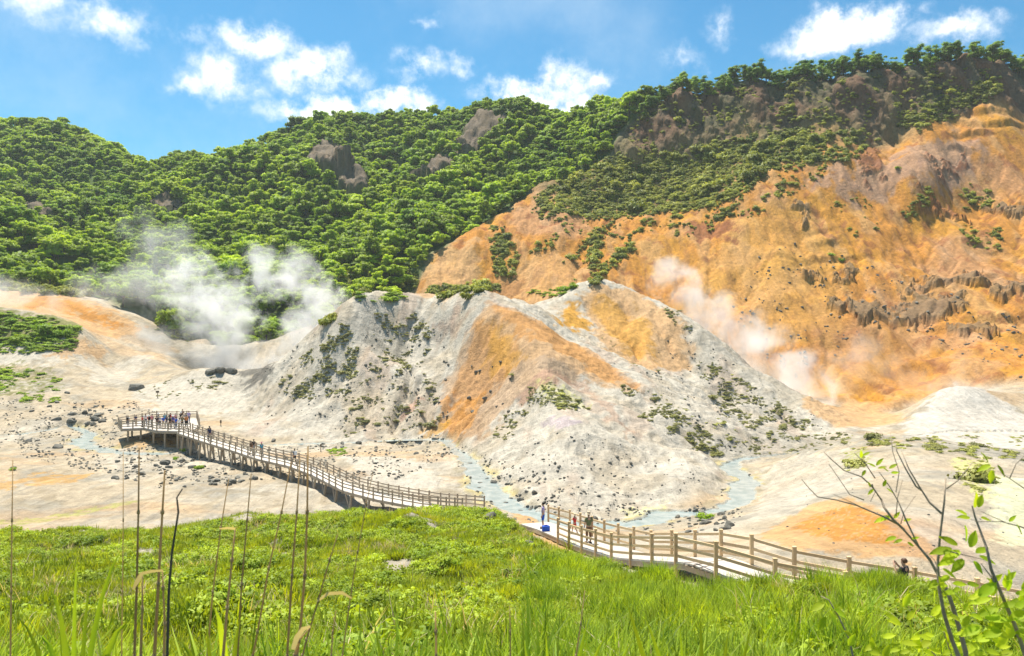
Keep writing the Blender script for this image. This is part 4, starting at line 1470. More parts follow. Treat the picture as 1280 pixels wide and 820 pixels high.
bush_stuff('yellow_moss', 'yellow green moss on the clay slopes', [m0, m1], [
    ([(675, 482), (700, 490), (735, 512), (700, 515)], 60, -0.2, 18, 0.35),
    ([(1190, 575), (1235, 570), (1248, 600), (1225, 622), (1200, 605)], 70, -0.2, 18, 0.28),
    ([(1052, 565), (1085, 555), (1082, 586), (1058, 590)], 40, -0.2, 18, 0.25),
    ([(1020, 545), (1280, 545), (1280, 575), (1090, 560)], 120, 0.15, 20, 0.4),
    ([(780, 480), (900, 560), (960, 565), (860, 500)], 90, 0.1, 20, 0.35),
    ([(870, 440), (1000, 520), (960, 530)], 70, 0.1, 20, 0.4)], 0.7)
bush_stuff('bright_turf', 'bright green turf and herbs on the valley benches', [f0, f1, f2], [
    ([(-20, 392), (50, 396), (100, 410), (98, 424), (30, 432), (-20, 430)], 420, -0.35, 20, 0.9),
    ([(-20, 425), (95, 425), (95, 438), (20, 442), (-20, 440)], 260, -0.45, 24, 0.8),
    ([(-20, 462), (30, 458), (78, 478), (72, 490), (20, 470), (-20, 480)], 180, 0.0, 16, 0.6),
    ([(-20, 468), (20, 475), (15, 490), (-20, 495)], 70, -0.2, 16, 0.6),
    ([(20, 492), (55, 490), (55, 502), (28, 506)], 60, -0.2, 16, 0.5),
    ([(60, 498), (76, 497), (74, 504), (62, 504)], 24, -0.8, 16, 0.4),
    ([(410, 562), (432, 560), (432, 568), (412, 572)], 40, -0.8, 16, 0.35),
    ([(440, 340), (500, 330), (520, 350), (515, 372), (450, 380)], 60, 0.1, 20, 1.3),
    ([(660, 365), (700, 360), (720, 350), (718, 362), (690, 372)], 40, -0.4, 14, 1.1)], 0.6)

# ------------------------------------------------------------------ boulders and stones
def rock_material(name, c1, c2):
    m, t, out = new_mat(name)
    geo = t.node('ShaderNodeNewGeometry')
    n = t.noise(geo.outputs['Position'], 3.0, 6.0, 0.65)
    oi = t.node('ShaderNodeObjectInfo')
    f = t.math('ADD', t.remap(n, 0.3, 0.7, 0, 0.6, 'LINEAR'), t.math('MULTIPLY', oi.outputs['Random'], 0.4))
    c = t.mixc(f, c1 + (1,), c2 + (1,))
    b = t.node('ShaderNodeBsdfPrincipled', ins={'Base Color': c, 'Roughness': 0.9, 'Specular IOR Level': 0.2})
    bp = t.node('ShaderNodeBump', ins={'Height': n, 'Strength': 0.6, 'Distance': 0.15})
    t.l.new(bp.outputs[0], b.inputs['Normal'])
    t.l.new(b.outputs[0], out.inputs[0])
    return m


MAT_ROCK = rock_material('dark_rock', (0.075, 0.075, 0.065), (0.22, 0.205, 0.17))


def boulder_mesh(seed):
    bm = bmesh.new()
    bmesh.ops.create_icosphere(bm, subdivisions=2, radius=1.0)
    r = random.Random(seed)
    cuts = [(Vector((r.gauss(0, 1), r.gauss(0, 1), r.gauss(0, 0.8))).normalized(), r.uniform(0.45, 0.8)) for _ in range(9)]
    s = Vector((r.uniform(0.85, 1.3), r.uniform(0.7, 1.0), r.uniform(0.5, 0.8)))
    for v in bm.verts:
        p = v.co.copy()
        for n, d in cuts:
            k = p.dot(n)
            if k > d:
                p -= n * (k - d) * 0.85
        v.co = Vector((p.x * s.x, p.y * s.y, p.z * s.z)) * (1 + r.uniform(-0.04, 0.04))
    me = bpy.data.meshes.new('boulder')
    bm.to_mesh(me)
    bm.free()
    me.materials.append(MAT_ROCK)
    return me


ROCKS = [boulder_mesh(k) for k in range(7)]
ROCK_SRC = []


def boulder(x, y, s, label, group):
    o = bpy.data.objects.new('boulder', ROCKS[int(RNG.integers(0, 7))])
    o.location = (x, y, gz(x, y) + 0.12 * s)
    o.scale = (s, s * RNG.uniform(0.8, 1.15), s * RNG.uniform(0.75, 1.1))
    o.rotation_euler = (RNG.uniform(-.3, .3), RNG.uniform(-.3, .3), RNG.uniform(0, 6.28))
    ROCK_SRC.append(o)
    return tag(link(o), label, 'boulder', group)


for (px, py, w, lab) in [(236, 568, 1.35, 'large grey boulder beside the boardwalk trestle below the platform'), (206, 580, 1.3, 'broad dark boulder beside the stream in front of the platform'),
                         (228, 578, 0.75, 'dark boulder next to the tiny bush below the platform'), (72, 560, 1.2, 'dark boulder alone on the pale flat left of the stream bend'),
                         (36, 552, 0.8, 'dark stone on the pale flat above the orange seep'), (610, 652, 1.25, 'largest dark boulder in the grass at the brow of the bank'),
                         (660, 685, 0.7, 'dark rock in the grass above the sandy path'), (680, 690, 0.62, 'grey rock in the grass beside the sandy path'), (777, 745, 0.36, 'dark stone half hidden in the bank grass below the railing'),
                         (668, 617, 0.62, 'squat dark boulder at the stream edge of the white cone'), (342, 552, 1.0, 'grey boulder behind the boardwalk rail by three walkers'),
                         (428, 556, 0.85, 'round dark boulder behind the boardwalk by the stream'), (632, 631, 0.9, 'grey boulder on the near bank of the stream behind the brow'),
                         (286, 607, 0.75, 'upright dark stone at the end of the stone row'), (297, 598, 0.7, 'second dark stone of the stone row'), (307, 594, 0.6, 'third dark stone of the stone row'), (17, 586, 0.55, 'dark stone beside the little green bush on the flat'),
                         (84, 492, 1.0, 'dark slab among rubble on the left slope'), (40, 515, 1.0, 'dark boulder at the foot of the left turf slope'), (119, 525, 1.3, 'dark boulder by the yellow patch upstream of the platform'),
                         (264, 467, 2.6, 'left rock of the blue grey outcrop at the steaming vents'), (276, 466, 3.6, 'tallest rock of the blue grey outcrop at the steaming vents'), (289, 467, 2.8, 'right rock of the blue grey outcrop at the steaming vents'), (172, 486, 3.0, 'undercut grey rock on the pale slope above the platform')]:
    x, y = hit(px, py)
    boulder(x, y, w * 0.6, lab, None)

for (poly, n, thr, smin, smax, lab, grp) in [
    ([(560, 560), (600, 575), (680, 640), (830, 655), (830, 630), (900, 640), (940, 600), (880, 650), (700, 662), (590, 615)], 60, -0.6, 0.14, 0.5, 'dark stone lying along the bends of the milky stream', 'stones along the stream'),
    ([(840, 640), (920, 640), (915, 665), (850, 668)], 34, -0.6, 0.14, 0.46, 'dark stone on the flat between stream and near railing', 'stones behind the near railing'),
    ([(700, 560), (790, 575), (800, 600), (760, 625), (690, 620), (660, 590)], 30, -0.4, 0.12, 0.34, 'small dark stone on the lower white cone', 'stones on the white cone'),
    ([(60, 500), (150, 510), (150, 545), (60, 535)], 30, -0.4, 0.25, 0.8, 'dark stone in the rubble upstream of the viewing platform', 'rubble upstream of the platform'),
    ([(140, 575), (320, 570), (330, 600), (240, 610), (140, 600)], 44, -0.3, 0.2, 0.6, 'dark stone on the flat below the trestle boardwalk', 'stones below the trestle boardwalk'),
    ([(370, 548), (560, 548), (570, 570), (500, 568), (440, 560), (380, 560)], 34, -0.5, 0.15, 0.5, 'dark stone beside the stream behind the boardwalk', 'stones behind the boardwalk'),
    ([(590, 440), (650, 460), (640, 520), (580, 520)], 14, -0.5, 0.2, 0.5, 'dark stone on the rust coloured flank', 'stones on the rust flank')]:
    for x, y in sow(poly, n, thr, 24, n + int(poly[0][0])):
        boulder(x, y, float(np.exp(RNG.uniform(math.log(smin), math.log(smax)))), lab, grp)

P, S = [], []
for q, (poly, n, thr, rad) in enumerate([
        ([(-20, 500), (160, 500), (330, 560), (560, 545), (580, 560), (500, 600), (330, 600), (200, 610), (-20, 560)], 2600, -0.05, 0.11),
        ([(560, 550), (840, 650), (940, 590), (940, 650), (820, 670), (640, 655), (580, 610)], 700, 0.0, 0.10),
        ([(640, 540), (800, 540), (900, 590), (830, 630), (700, 640), (620, 600)], 160, 0.1, 0.08),
        ([(1000, 480), (1100, 400), (1280, 480), (1280, 400), (1100, 330), (960, 300), (900, 400)], 420, 0.1, 0.26),
        ([(330, 420), (560, 400), (560, 540), (330, 540)], 300, 0.05, 0.15),
        ([(840, 400), (1050, 540), (900, 570), (800, 480)], 300, 0.05, 0.15),
        ([(940, 600), (1100, 560), (1280, 570), (1280, 700), (1000, 690)], 70, 0.1, 0.045)]):
    xy = sow(poly, n, thr, 22, 60 + q)
    P.append(xy)
    S.append(rad * np.exp(RNG.uniform(-0.9, 0.8, len(xy))))
xy, s = np.concatenate(P), np.concatenate(S)
scatter('loose_stones', np.stack([xy[:, 0], xy[:, 1], ground_z(xy[:, 0], xy[:, 1]) + 0.1 * s], 1), RNG.uniform(0, 6.28, len(s)), s, RNG.integers(0, 5, len(s)), ROCK_SRC[:5], 'loose dark stones strewn over the valley')

# ------------------------------------------------------------------ boardwalk
def wood_material(name, c1, c2):
    m, t, out = new_mat(name)
    tc = t.node('ShaderNodeTexCoord')
    mp = t.node('ShaderNodeMapping', ins={0: tc.outputs['Object']})
    mp.inputs['Scale'].default_value = (3, 3, 3)
    n = t.noise(mp.outputs[0], 4.0, 6.0, 0.7)
    geo = t.node('ShaderNodeNewGeometry')
    n2 = t.noise(geo.outputs['Position'], 0.5, 3.0, 0.6)
    f = t.math('ADD', t.remap(n, 0.3, 0.7, 0, 0.6, 'LINEAR'), t.remap(n2, 0.35, 0.65, 0, 0.4, 'LINEAR'))
    oi = t.node('ShaderNodeObjectInfo')
    k = t.remap(oi.outputs['Random'], 0, 1, 0.8, 1.15, 'LINEAR')
    c = t.vmath('SCALE', t.mixc(f, c1 + (1,), c2 + (1,)), k)
    b = t.node('ShaderNodeBsdfPrincipled', ins={'Base Color': c, 'Roughness': 0.8, 'Specular IOR Level': 0.2})
    bp = t.node('ShaderNodeBump', ins={'Height': n, 'Strength': 0.3, 'Distance': 0.02})
    t.l.new(bp.outputs[0], b.inputs['Normal'])
    t.l.new(b.outputs[0], out.inputs[0])
    return m


MAT_WOOD = wood_material('new_timber', (0.50, 0.34, 0.18), (0.70, 0.52, 0.31))
MAT_OLDWOOD = wood_material('weathered_timber', (0.33, 0.255, 0.18), (0.50, 0.41, 0.30))
MAT_DECK = wood_material('deck_boards', (0.44, 0.39, 0.34), (0.60, 0.55, 0.49))

WALK_W = 1.9


def walk_frame(s):
    p = walk_at(s)
    a, b = walk_at(max(s - 0.5, 0)), walk_at(min(s + 0.5, WS[-1]))
    d = Vector((b[0] - a[0], b[1] - a[1], 0)).normalized()
    return Vector((p[0], p[1], p[2] + CAMZ)), d, Vector((-d.y, d.x, 0))


def s_of_px(px):
    """distance along the walk where it crosses a sight column"""
    ss = np.arange(0, WS[-1], 0.1)
    pp = np.array([walk_at(s) for s in ss])
    return ss[np.argmin(np.abs(640 + FPX * pp[:, 0] / pp[:, 1] - px))]


def rail_run(root, pts, mat, post_h=1.08, rails=(0.28, 0.60, 0.93), pw=0.12, cap=True, bases=None, rw=0.05, rh=0.11):
    """posts at each point (deck level) and rails between neighbours, every piece its own part"""
    for k, p in enumerate(pts):
        mb = MB()
        low = -0.25 if bases is None else bases[k] - p.z
        mb.box((0, 0, (post_h + low) / 2), (pw, pw, post_h - low))
        o = mb.build('post', mat, root)
        o.location = p
        if cap:
            m3 = MB()
            m3.box((0, 0, post_h + 0.014), (pw * 1.12, pw * 1.12, 0.03))
            m3.build('post_cap', mat, o)
        if k + 1 < len(pts):
            q = pts[k + 1]
            dd = (q - p)
            for h in rails:
                m2 = MB()
                off = Vector((0, 0, h))
                m2.beam(off, dd + off, rw, rh)
                o2 = m2.build('rail', mat, root)
                o2.location = p


def deck_run(root, s0, s1, mat, joist_mat, width=WALK_W, board=0.24):
    """each board a real plank; all joined in one part, beams under it"""
    mb = MB()
    n = int((s1 - s0) / board)
    for k in range(n):
        s = s0 + (k + 0.5) * board
        p, d, side = walk_frame(s)
        sl = walk_at(min(s + 0.3, WS[-1]))[2] - walk_at(max(s - 0.3, 0))[2]
        rot = Matrix((d, side, Vector((0, 0, 1)))).transposed().to_4x4() @ Matrix.Rotation(-math.atan2(sl, 0.6), 4, 'Y')
        mb.box(p - Vector((0, 0, 0.03)), (board * 0.985, width, 0.06), rot.to_3x3())
    tag(mb.build('deck_boards', mat, root), kind='stuff')
    for sgn in (-1, 1):
        ss = np.linspace(s0, s1, max(2, int((s1 - s0) / 2.0)))
        for a, b in zip(ss[:-1], ss[1:]):
            pa, _, sa = walk_frame(a)
            pb, _, sb = walk_frame(b)
            m2 = MB()
            o_a = sa * (sgn * width * 0.46) - Vector((0, 0, 0.17))
            o_b = sb * (sgn * width * 0.46) - Vector((0, 0, 0.17))
            m2.beam(o_a, pb - pa + o_b, 0.12, 0.2)
            o = m2.build('beam', joist_mat, root)
            o.location = pa


def side_points(s0, s1, sgn, step, width=WALK_W):
    n = max(2, int(round((s1 - s0) / step)) + 1)
    out = []
    for s in np.linspace(s0, s1, n):
        p, d, side = walk_frame(s)
        out.append(p + side * (sgn * (width * 0.5 - 0.02)))
    return out


# --- near boardwalk, from the right edge past the brow of the bank
sA, sB = 0.0, s_of_px(668)
p0, _, _ = walk_frame(s_of_px(900))
near_walk = empty('boardwalk', p0)
tag(near_walk, 'pale timber boardwalk with three-rail fences just below the grassy bank', 'boardwalk')


def rel(root, build):
    """parts are made in world place, then tied to the root"""
    build()
    bpy.context.view_layer.update()


def tie(root):
    inv = Matrix.Translation(-Vector(root.location))
    for ch in root.children:
        ch.matrix_parent_inverse = inv


deck_run(near_walk, sA, sB, MAT_DECK, MAT_OLDWOOD)
for sgn in (-1, 1):
    a0 = sA if sgn == -1 else sA
    a1 = s_of_px(718) if sgn == 1 else sB
    pts = side_points(a0, a1, sgn, 1.95)
    rail_run(near_walk, pts, MAT_WOOD, bases=[min(gz(p.x, p.y) - 0.3, p.z - 0.4) for p in pts], pw=0.125, rails=(0.25, 0.58, 0.93), rh=0.10)
tie(near_walk)

# --- far boardwalk from behind the brow up to the platform, on trestles
sC, sD = s_of_px(592), s_of_px(232)
p0, _, _ = walk_frame(s_of_px(400))
far_walk = empty('boardwalk', p0)
tag(far_walk, 'weathered timber boardwalk on trestles leading across the flat to the crowded platform', 'boardwalk')
deck_run(far_walk, sC, sD + 0.6, MAT_DECK, MAT_OLDWOOD, board=0.3)
for sgn in (-1, 1):
    pts = side_points(sC, sD, sgn, 1.5)
    rail_run(far_walk, pts, MAT_OLDWOOD, post_h=1.12, pw=0.13, cap=False, rails=(0.35, 0.68, 0.98), rw=0.06, rh=0.10, bases=[p.z - 0.3 for p in pts])
for s in np.arange(s_of_px(470), sD, 2.6):            # trestle legs down to the ground
    p, d, side = walk_frame(s)
    for sgn in (-1, 1):
        a = p + side * (sgn * 0.8) - Vector((0, 0, 0.27))
        q = p + side * (sgn * 1.0)
        g = gz(q.x, q.y) - 0.3
        if a.z - g < 0.25:
            continue
        mb = MB()
        mb.beam(Vector((0, 0, 0)), Vector((q.x, q.y, g)) - a, 0.18, 0.18)
        o = mb.build('trestle_leg', MAT_OLDWOOD, far_walk)
        o.location = a
        if a.z - g > 1.0:
            mb = MB()
            f = a + d * 0.9
            mb.beam(Vector((0, 0, 0)), Vector((q.x, q.y, g + 0.3)) - f, 0.12, 0.12)
            o = mb.build('brace', MAT_OLDWOOD, far_walk)
            o.location = f
tie(far_walk)

# --- viewing platform
zp = float(walk_at(s_of_px(225))[2]) + CAMZ


def pp(px, d):
    return Vector(((px - 640) / FPX * d, d, zp))


corners = [pp(238, 106.5), pp(196, 107.5), pp(180, 110.5), pp(152, 109.5), pp(148, 114), pp(196, 122), pp(246, 122.5), pp(249, 112)]
cen = sum(corners, Vector()) / len(corners)
platform = empty('viewing_platform', cen)
tag(platform, 'crowded timber viewing platform with slatted railings at the end of the boardwalk', 'platform')
bm = bmesh.new()
vs_t = [bm.verts.new(c - cen) for c in corners]
top = bm.faces.new(vs_t)
ex = bmesh.ops.extrude_face_region(bm, geom=[top])
for g in ex['geom']:
    if isinstance(g, bmesh.types.BMVert):
        g.co.z -= 0.14
bmesh.ops.recalc_face_normals(bm, faces=bm.faces)
me = bpy.data.meshes.new('deck')
bm.to_mesh(me)
bm.free()
me.materials.append(MAT_DECK)
link(bpy.data.objects.new('deck', me), platform)


def edge_pts(a, b, step=1.5):
    n = max(1, int(round((b - a).length / step)))
    return [a + (b - a) * (k / n) for k in range(n + 1)]


for a, b in [(0, 1), (1, 2), (2, 3), (3, 4), (4, 5), (5, 6), (6, 7)]:
    pts = [q - cen for q in edge_pts(corners[a], corners[b])]
    if a not in (0,):
        pts = pts[1:] if a != 6 else pts
        pts = [corners[a] - cen] + pts[0:] if a == 6 else pts
    full = [q - cen for q in edge_pts(corners[a], corners[b])]
    # posts, the shared corner post only once
    for k, p in enumerate(full):
        if k == 0 and a != 0:
            skip = True
        else:
            skip = False
        if not skip:
            mb = MB()
            mb.box((0, 0, 0.48), (0.13, 0.13, 1.26))
            mb.box((0, 0, 1.12), (0.09, 0.09, 0.03))
            mb.build('post', MAT_OLDWOOD, platform).location = p
        if k + 1 < len(full):
            for h in (0.3, 0.62, 0.97):
                m2 = MB()
                m2.beam(Vector((0, 0, h)), full[k + 1] - p + Vector((0, 0, h)), 0.06, 0.11)
                m2.build('rail', MAT_OLDWOOD, platform).location = p
    # beam along the deck edge, legs to the ground
    m2 = MB()
    m2.beam(corners[a] - cen - Vector((0, 0, 0.26)), corners[b] - cen - Vector((0, 0, 0.26)), 0.14, 0.22)
    m2.build('beam', MAT_OLDWOOD, platform)
for px, d in [(160, 110.6), (176, 110.9), (192, 109), (206, 107.6), (222, 107.4), (234, 107.2), (244, 112), (200, 116), (225, 116), (165, 114)]:
    c = pp(px, d)
    g = gz(c.x, c.y) - 0.3
    if zp - 0.37 - g > 0.2:
        mb = MB()
        mb.beam(Vector((0, 0, -0.37)), Vector((0, 0, g - zp)), 0.2, 0.2)
        mb.build('leg', MAT_OLDWOOD, platform).location = c - cen
# two benches along the back railing
def bench(px, d, rz, lab):
    b = empty('bench', pp(px, d), rz)
    tag(b, lab, 'bench')
    mb = MB()
    mb.box((0, 0, 0.44), (1.7, 0.42, 0.06))
    mb.build('seat', MAT_OLDWOOD, b)
    for sx in (-0.65, 0.65):
        mb = MB()
        mb.box((sx, 0, 0.205), (0.12, 0.36, 0.41))
        mb.build('leg', MAT_OLDWOOD, b)


bench(226, 120.5, 0.05, 'plain timber bench along the back railing of the platform')


def sign_post(px, py, label, w=0.55, h=0.42, ph=1.1):
    x, y = hit(px, py)
    r = empty('sign', (x, y, gz(x, y)), RNG.uniform(-0.3, 0.3))
    tag(r, label, 'sign')
    mb = MB()
    mb.box((0, 0, ph / 2 - 0.15), (0.12, 0.12, ph + 0.3))
    mb.build('post', MAT_OLDWOOD, r)
    mb = MB()
    mb.box((0, -0.085, ph - h / 2 + 0.05), (w, 0.05, h))
    mb.build('board', MAT_DARKWOOD, r)


MAT_DARKWOOD = wood_material('dark_timber', (0.10, 0.075, 0.05), (0.17, 0.13, 0.09))
sign_post(248, 537, 'small dark board on a post at the back corner of the platform')
sign_post(276, 533, 'short dark marker post behind the trestle boardwalk', 0.25, 0.5, 0.9)
sign_post(197, 497, 'small brown sign alone on the pale slope above the platform', 0.6, 0.35, 1.2)
sign_post(401, 565, 'low brown marker post beside the green patch behind the boardwalk', 0.2, 0.3, 1.0)

# ------------------------------------------------------------------ people
def cloth_mat(name, c):
    return simple_mat(name, c, 0.85, 0.12, 9.0)


SKIN = simple_mat('skin', (0.46, 0.28, 0.19), 0.6, 0.05)
HAIRS = {'black hair': simple_mat('black_hair', (0.02, 0.016, 0.014), 0.5, 0.1), 'brown hair': simple_mat('brown_hair', (0.10, 0.05, 0.025), 0.5, 0.1)}
CLOTH = {k: cloth_mat('cloth_' + k.replace(' ', '_'), c) for k, c in {
    'red': (0.55, 0.03, 0.035), 'white': (0.75, 0.74, 0.72), 'navy': (0.02, 0.03, 0.08), 'black': (0.02, 0.02, 0.022), 'blue': (0.03, 0.10, 0.50), 'purple': (0.13, 0.10, 0.30),
    'lilac': (0.42, 0.33, 0.55), 'grey': (0.22, 0.22, 0.22), 'teal': (0.04, 0.30, 0.42), 'beige': (0.50, 0.40, 0.27), 'pink': (0.60, 0.27, 0.27), 'brown': (0.16, 0.09, 0.05), 'olive': (0.13, 0.15, 0.07), 'orange': (0.60, 0.22, 0.06), 'denim': (0.06, 0.10, 0.20)}.items()}


def skin_mesh(name, verts, edges, radii, root=0, levels=1):
    """continuous surface grown round a joint skeleton"""
    me = bpy.data.meshes.new(name)
    me.from_pydata(verts, edges, [])
    o = bpy.data.objects.new(name, me)
    COL.objects.link(o)
    md = o.modifiers.new('skin', 'SKIN')
    md.use_smooth_shade = True
    for k, sv_ in enumerate(me.skin_vertices[0].data):
        r = radii[k]
        sv_.radius = r if hasattr(r, '__len__') else (r, r)
        sv_.use_root = (k == root)
    ss = o.modifiers.new('sub', 'SUBSURF')
    ss.levels = levels
    ss.render_levels = levels
    dg = bpy.context.evaluated_depsgraph_get()
    out = bpy.data.meshes.new_from_object(o.evaluated_get(dg))
    out.name = name
    out.polygons.foreach_set('use_smooth', [True] * len(out.polygons))
    bpy.data.objects.remove(o)
    bpy.data.meshes.remove(me)
    return out


POSES = {  # elbows, wrists (left, right), knees, ankles (left, right); y points ahead
    'stand': dict(el=[(-.23, -.02, 1.10), (.23, -.02, 1.10)], wr=[(-.24, .06, .86), (.24, .05, .86)], kn=[(-.10, .03, .49), (.10, .02, .49)], an=[(-.11, -.01, .09), (.11, 0, .09)]),
    'walk': dict(el=[(-.23, -.09, 1.12), (.23, .06, 1.11)], wr=[(-.22, -.06, .88), (.21, .20, .93)], kn=[(-.09, .17, .51), (.09, -.02, .48)], an=[(-.10, .20, .10), (.09, -.26, .14)]),
    'lean': dict(el=[(-.25, .16, 1.12), (.25, .16, 1.12)], wr=[(-.15, .36, 1.04), (.15, .36, 1.04)], kn=[(-.11, .02, .49), (.10, -.03, .49)], an=[(-.12, -.03, .09), (.10, -.07, .09)]),
    'photo': dict(el=[(-.25, .10, 1.13), (.25, .10, 1.13)], wr=[(-.09, .27, 1.40), (.09, .27, 1.40)], kn=[(-.10, .02, .49), (.11, .02, .49)], an=[(-.11, -.02, .09), (.12, 0, .09)]),
}


def person_meshes(pose, fingers):
    P = POSES[pose]
    V = [(0, 0, .93), (0, .01, 1.08), (0, 0, 1.27), (0, -.01, 1.42), (0, .015, 1.49), (0, .01, 1.57), (0, -.005, 1.645)]
    R = [(.14, .105), (.125, .095), (.145, .10), (.05, .05), (.062, .07), (.078, .095), (.055, .065)]
    E = [(0, 1), (1, 2), (2, 3), (3, 4), (4, 5), (5, 6)]

    def add(p, r, par):
        V.append(p)
        R.append(r)
        E.append((par, len(V) - 1))
        return len(V) - 1
    add((0, .105, 1.545), .014, 5)                      # nose
    arms, legs = [], []
    for k, s in enumerate((-1, 1)):
        sh = add((s * .165, 0, 1.355), (.06, .062), 2)
        el = add(P['el'][k], .043, sh)
        w = Vector(P['wr'][k])
        wr = add(tuple(w), .031, el)
        d = (w - Vector(P['el'][k])).normalized()
        pm = w + d * .075
        pa = add(tuple(pm), (.026, .034), wr)
        side = d.cross(Vector((s, 0, 0)))
        side = side.normalized() if side.length > .05 else Vector((0, 1, 0))
        if fingers:
            for q, ln in zip((-1.5, -.5, .5, 1.5), (.058, .072, .076, .066)):
                b = pm + side * (q * .017) + d * .025
                f1 = add(tuple(b + d * ln * .5), .0085, pa)
                add(tuple(b + d * ln * .95 + Vector((-s * .02, 0, 0))), .0075, f1)
            b = w + d * .03 + side * .03
            t1 = add(tuple(b + side * .022 + d * .015), .010, wr)
            add(tuple(b + side * .035 + d * .045), .009, t1)
        else:
            add(tuple(pm + d * .06), .022, pa)
        hp = add((s * .09, 0, .875), .088, 0)
        kn = add(P['kn'][k], .058, hp)
        an = add(P['an'][k], .042, kn)
        a = Vector(P['an'][k])
        toe = add((a.x * 1.05, a.y + .15, a.z - .05), (.038, .03), an)
        arms.append((Vector((s * .165, 0, 1.355)), Vector(P['el'][k]), w))
        legs.append((Vector((s * .09, 0, .875)), Vector(P['kn'][k]), a, Vector((a.x * 1.05, a.y + .15, a.z - .05))))
    body = skin_mesh('person', V, E, R)
    # shirt
    v = [(0, 0, .90), (0, .01, 1.08), (0, 0, 1.27), (0, 0, 1.385)]
    r = [(.165, .13), (.148, .118), (.165, .122), (.085, .08)]
    e = [(0, 1), (1, 2), (2, 3)]
    for sh, el, w in arms:
        v.append(tuple(sh))
        r.append((.08, .08))
        e.append((2, len(v) - 1))
        v.append(tuple(sh.lerp(el, .75)))
        r.append(.066)
        e.append((len(v) - 2, len(v) - 1))
    shirt = skin_mesh('shirt', v, e, r)
    v = [(0, 0, .97), (0, 0, .90)]
    r = [(.15, .115), (.155, .125)]
    e = [(0, 1)]
    for hp, kn, an, toe in legs:
        v.append(tuple(hp - Vector((0, 0, .06))))
        r.append(.10)
        e.append((1, len(v) - 1))
        v.append(tuple(kn))
        r.append(.078)
        e.append((len(v) - 2, len(v) - 1))
        v.append(tuple(kn.lerp(an, .88)))
        r.append(.066)
        e.append((len(v) - 2, len(v) - 1))
    trousers = skin_mesh('trousers', v, e, r)
    # shorter legwear, dress and shoes
    v2, r2 = list(v), list(r)
    for q in range(2):
        hp, kn, an, toe = legs[q]
        v2[4 + 3 * q] = tuple(hp.lerp(kn, .95))
        v2[3 + 3 * q] = tuple(hp.lerp(kn, .55))
        r2[3 + 3 * q] = .095
        r2[4 + 3 * q] = .088
    shorts = skin_mesh('shorts', v2, e, r2)
    dress = skin_mesh('dress', [(0, 0, 1.30), (0, 0, 1.08), (0, 0, .85), (0, .02, .42)], [(0, 1), (1, 2), (2, 3)], [(.155, .115), (.14, .11), (.19, .16), (.24, .21)])
    shoe = []
    for hp, kn, an, toe in legs:
        mb = MB()
        mb.box((an + (toe - an) * .45) * Vector((1, 1, 0)).length and ((an.x + toe.x) / 2, (an.y + toe.y) / 2 - .01, max(.035, an.z - .05)), (.10, .26, .085))
        shoe.append(mb.mesh('shoe'))
    bm = bmesh.new()
    bmesh.ops.create_uvsphere(bm, u_segments=12, v_segments=8, radius=1)
    for q in bm.verts:
        c = q.co
        lo = -0.55 if c.y < 0.25 else 0.18
        z = max(c.z, lo)
        q.co = Vector((c.x * .092, c.y * .108 - .012, z * .098 + 1.592))
    hair = bpy.data.meshes.new('hair')
    bm.to_mesh(hair)
    bm.free()
    hair.polygons.foreach_set('use_smooth', [True] * len(hair.polygons))
    bm = bmesh.new()
    bmesh.ops.create_cone(bm, cap_ends=True, segments=14, radius1=.19, radius2=.16, depth=.02, matrix=Matrix.Translation((0, 0.01, 1.615)))
    bmesh.ops.create_cone(bm, cap_ends=True, segments=14, radius1=.105, radius2=.085, depth=.10, matrix=Matrix.Translation((0, 0, 1.672)))
    hat = bpy.data.meshes.new('hat')
    bm.to_mesh(hat)
    bm.free()
    mb = MB()
    mb.box((0, -.185, 1.20), (.28, .15, .40))
    mb.box((0, -.275, 1.14), (.20, .05, .22))
    pack = mb.mesh('backpack')
    return dict(body=body, shirt=shirt, trousers=trousers, shorts=shorts, dress=dress, shoe=shoe, hair=hair, hat=hat, backpack=pack)


PM = {(k, False): person_meshes(k, False) for k in POSES}
for k in ('stand', 'lean', 'photo', 'walk'):
    PM[(k, True)] = person_meshes(k, True)


def paint(o, mat):
    if not o.data.materials:
        o.data.materials.append(mat)
    o.material_slots[0].link = 'OBJECT'
    o.material_slots[0].material = mat
    return o


def person(loc, rz, pose, top, bottom, label, legwear='trousers', hair='black hair', hat=None, pack=None, h=1.65, near=False, group=None):
    M = PM[(pose, near)]
    s = h / 1.68
    b = link(bpy.data.objects.new('person', M['body']))
    paint(b, SKIN)
    b.location = loc
    b.rotation_euler = (0, 0, rz)
    b.scale = (s, s, s)
    tag(b, label, 'person', group)
    if legwear == 'dress':
        paint(link(bpy.data.objects.new('dress', M['dress']), b), CLOTH[bottom])
    else:
        paint(link(bpy.data.objects.new(legwear, M[legwear]), b), CLOTH[bottom])
    paint(link(bpy.data.objects.new('shirt', M['shirt']), b), CLOTH[top])
    paint(link(bpy.data.objects.new('hair', M['hair']), b), HAIRS[hair])
    for q in M['shoe']:
        paint(link(bpy.data.objects.new('shoe', q), b), CLOTH['black'])
    if hat:
        paint(link(bpy.data.objects.new('hat', M['hat']), b), CLOTH[hat])
    if pack:
        paint(link(bpy.data.objects.new('backpack', M['backpack']), b), CLOTH[pack])
    return b


def on_walk(px, off):
    s = s_of_px(px)
    p, d, side = walk_frame(s)
    return p + side * off + Vector((0, 0, 0.005)), math.atan2(-d.x, d.y)


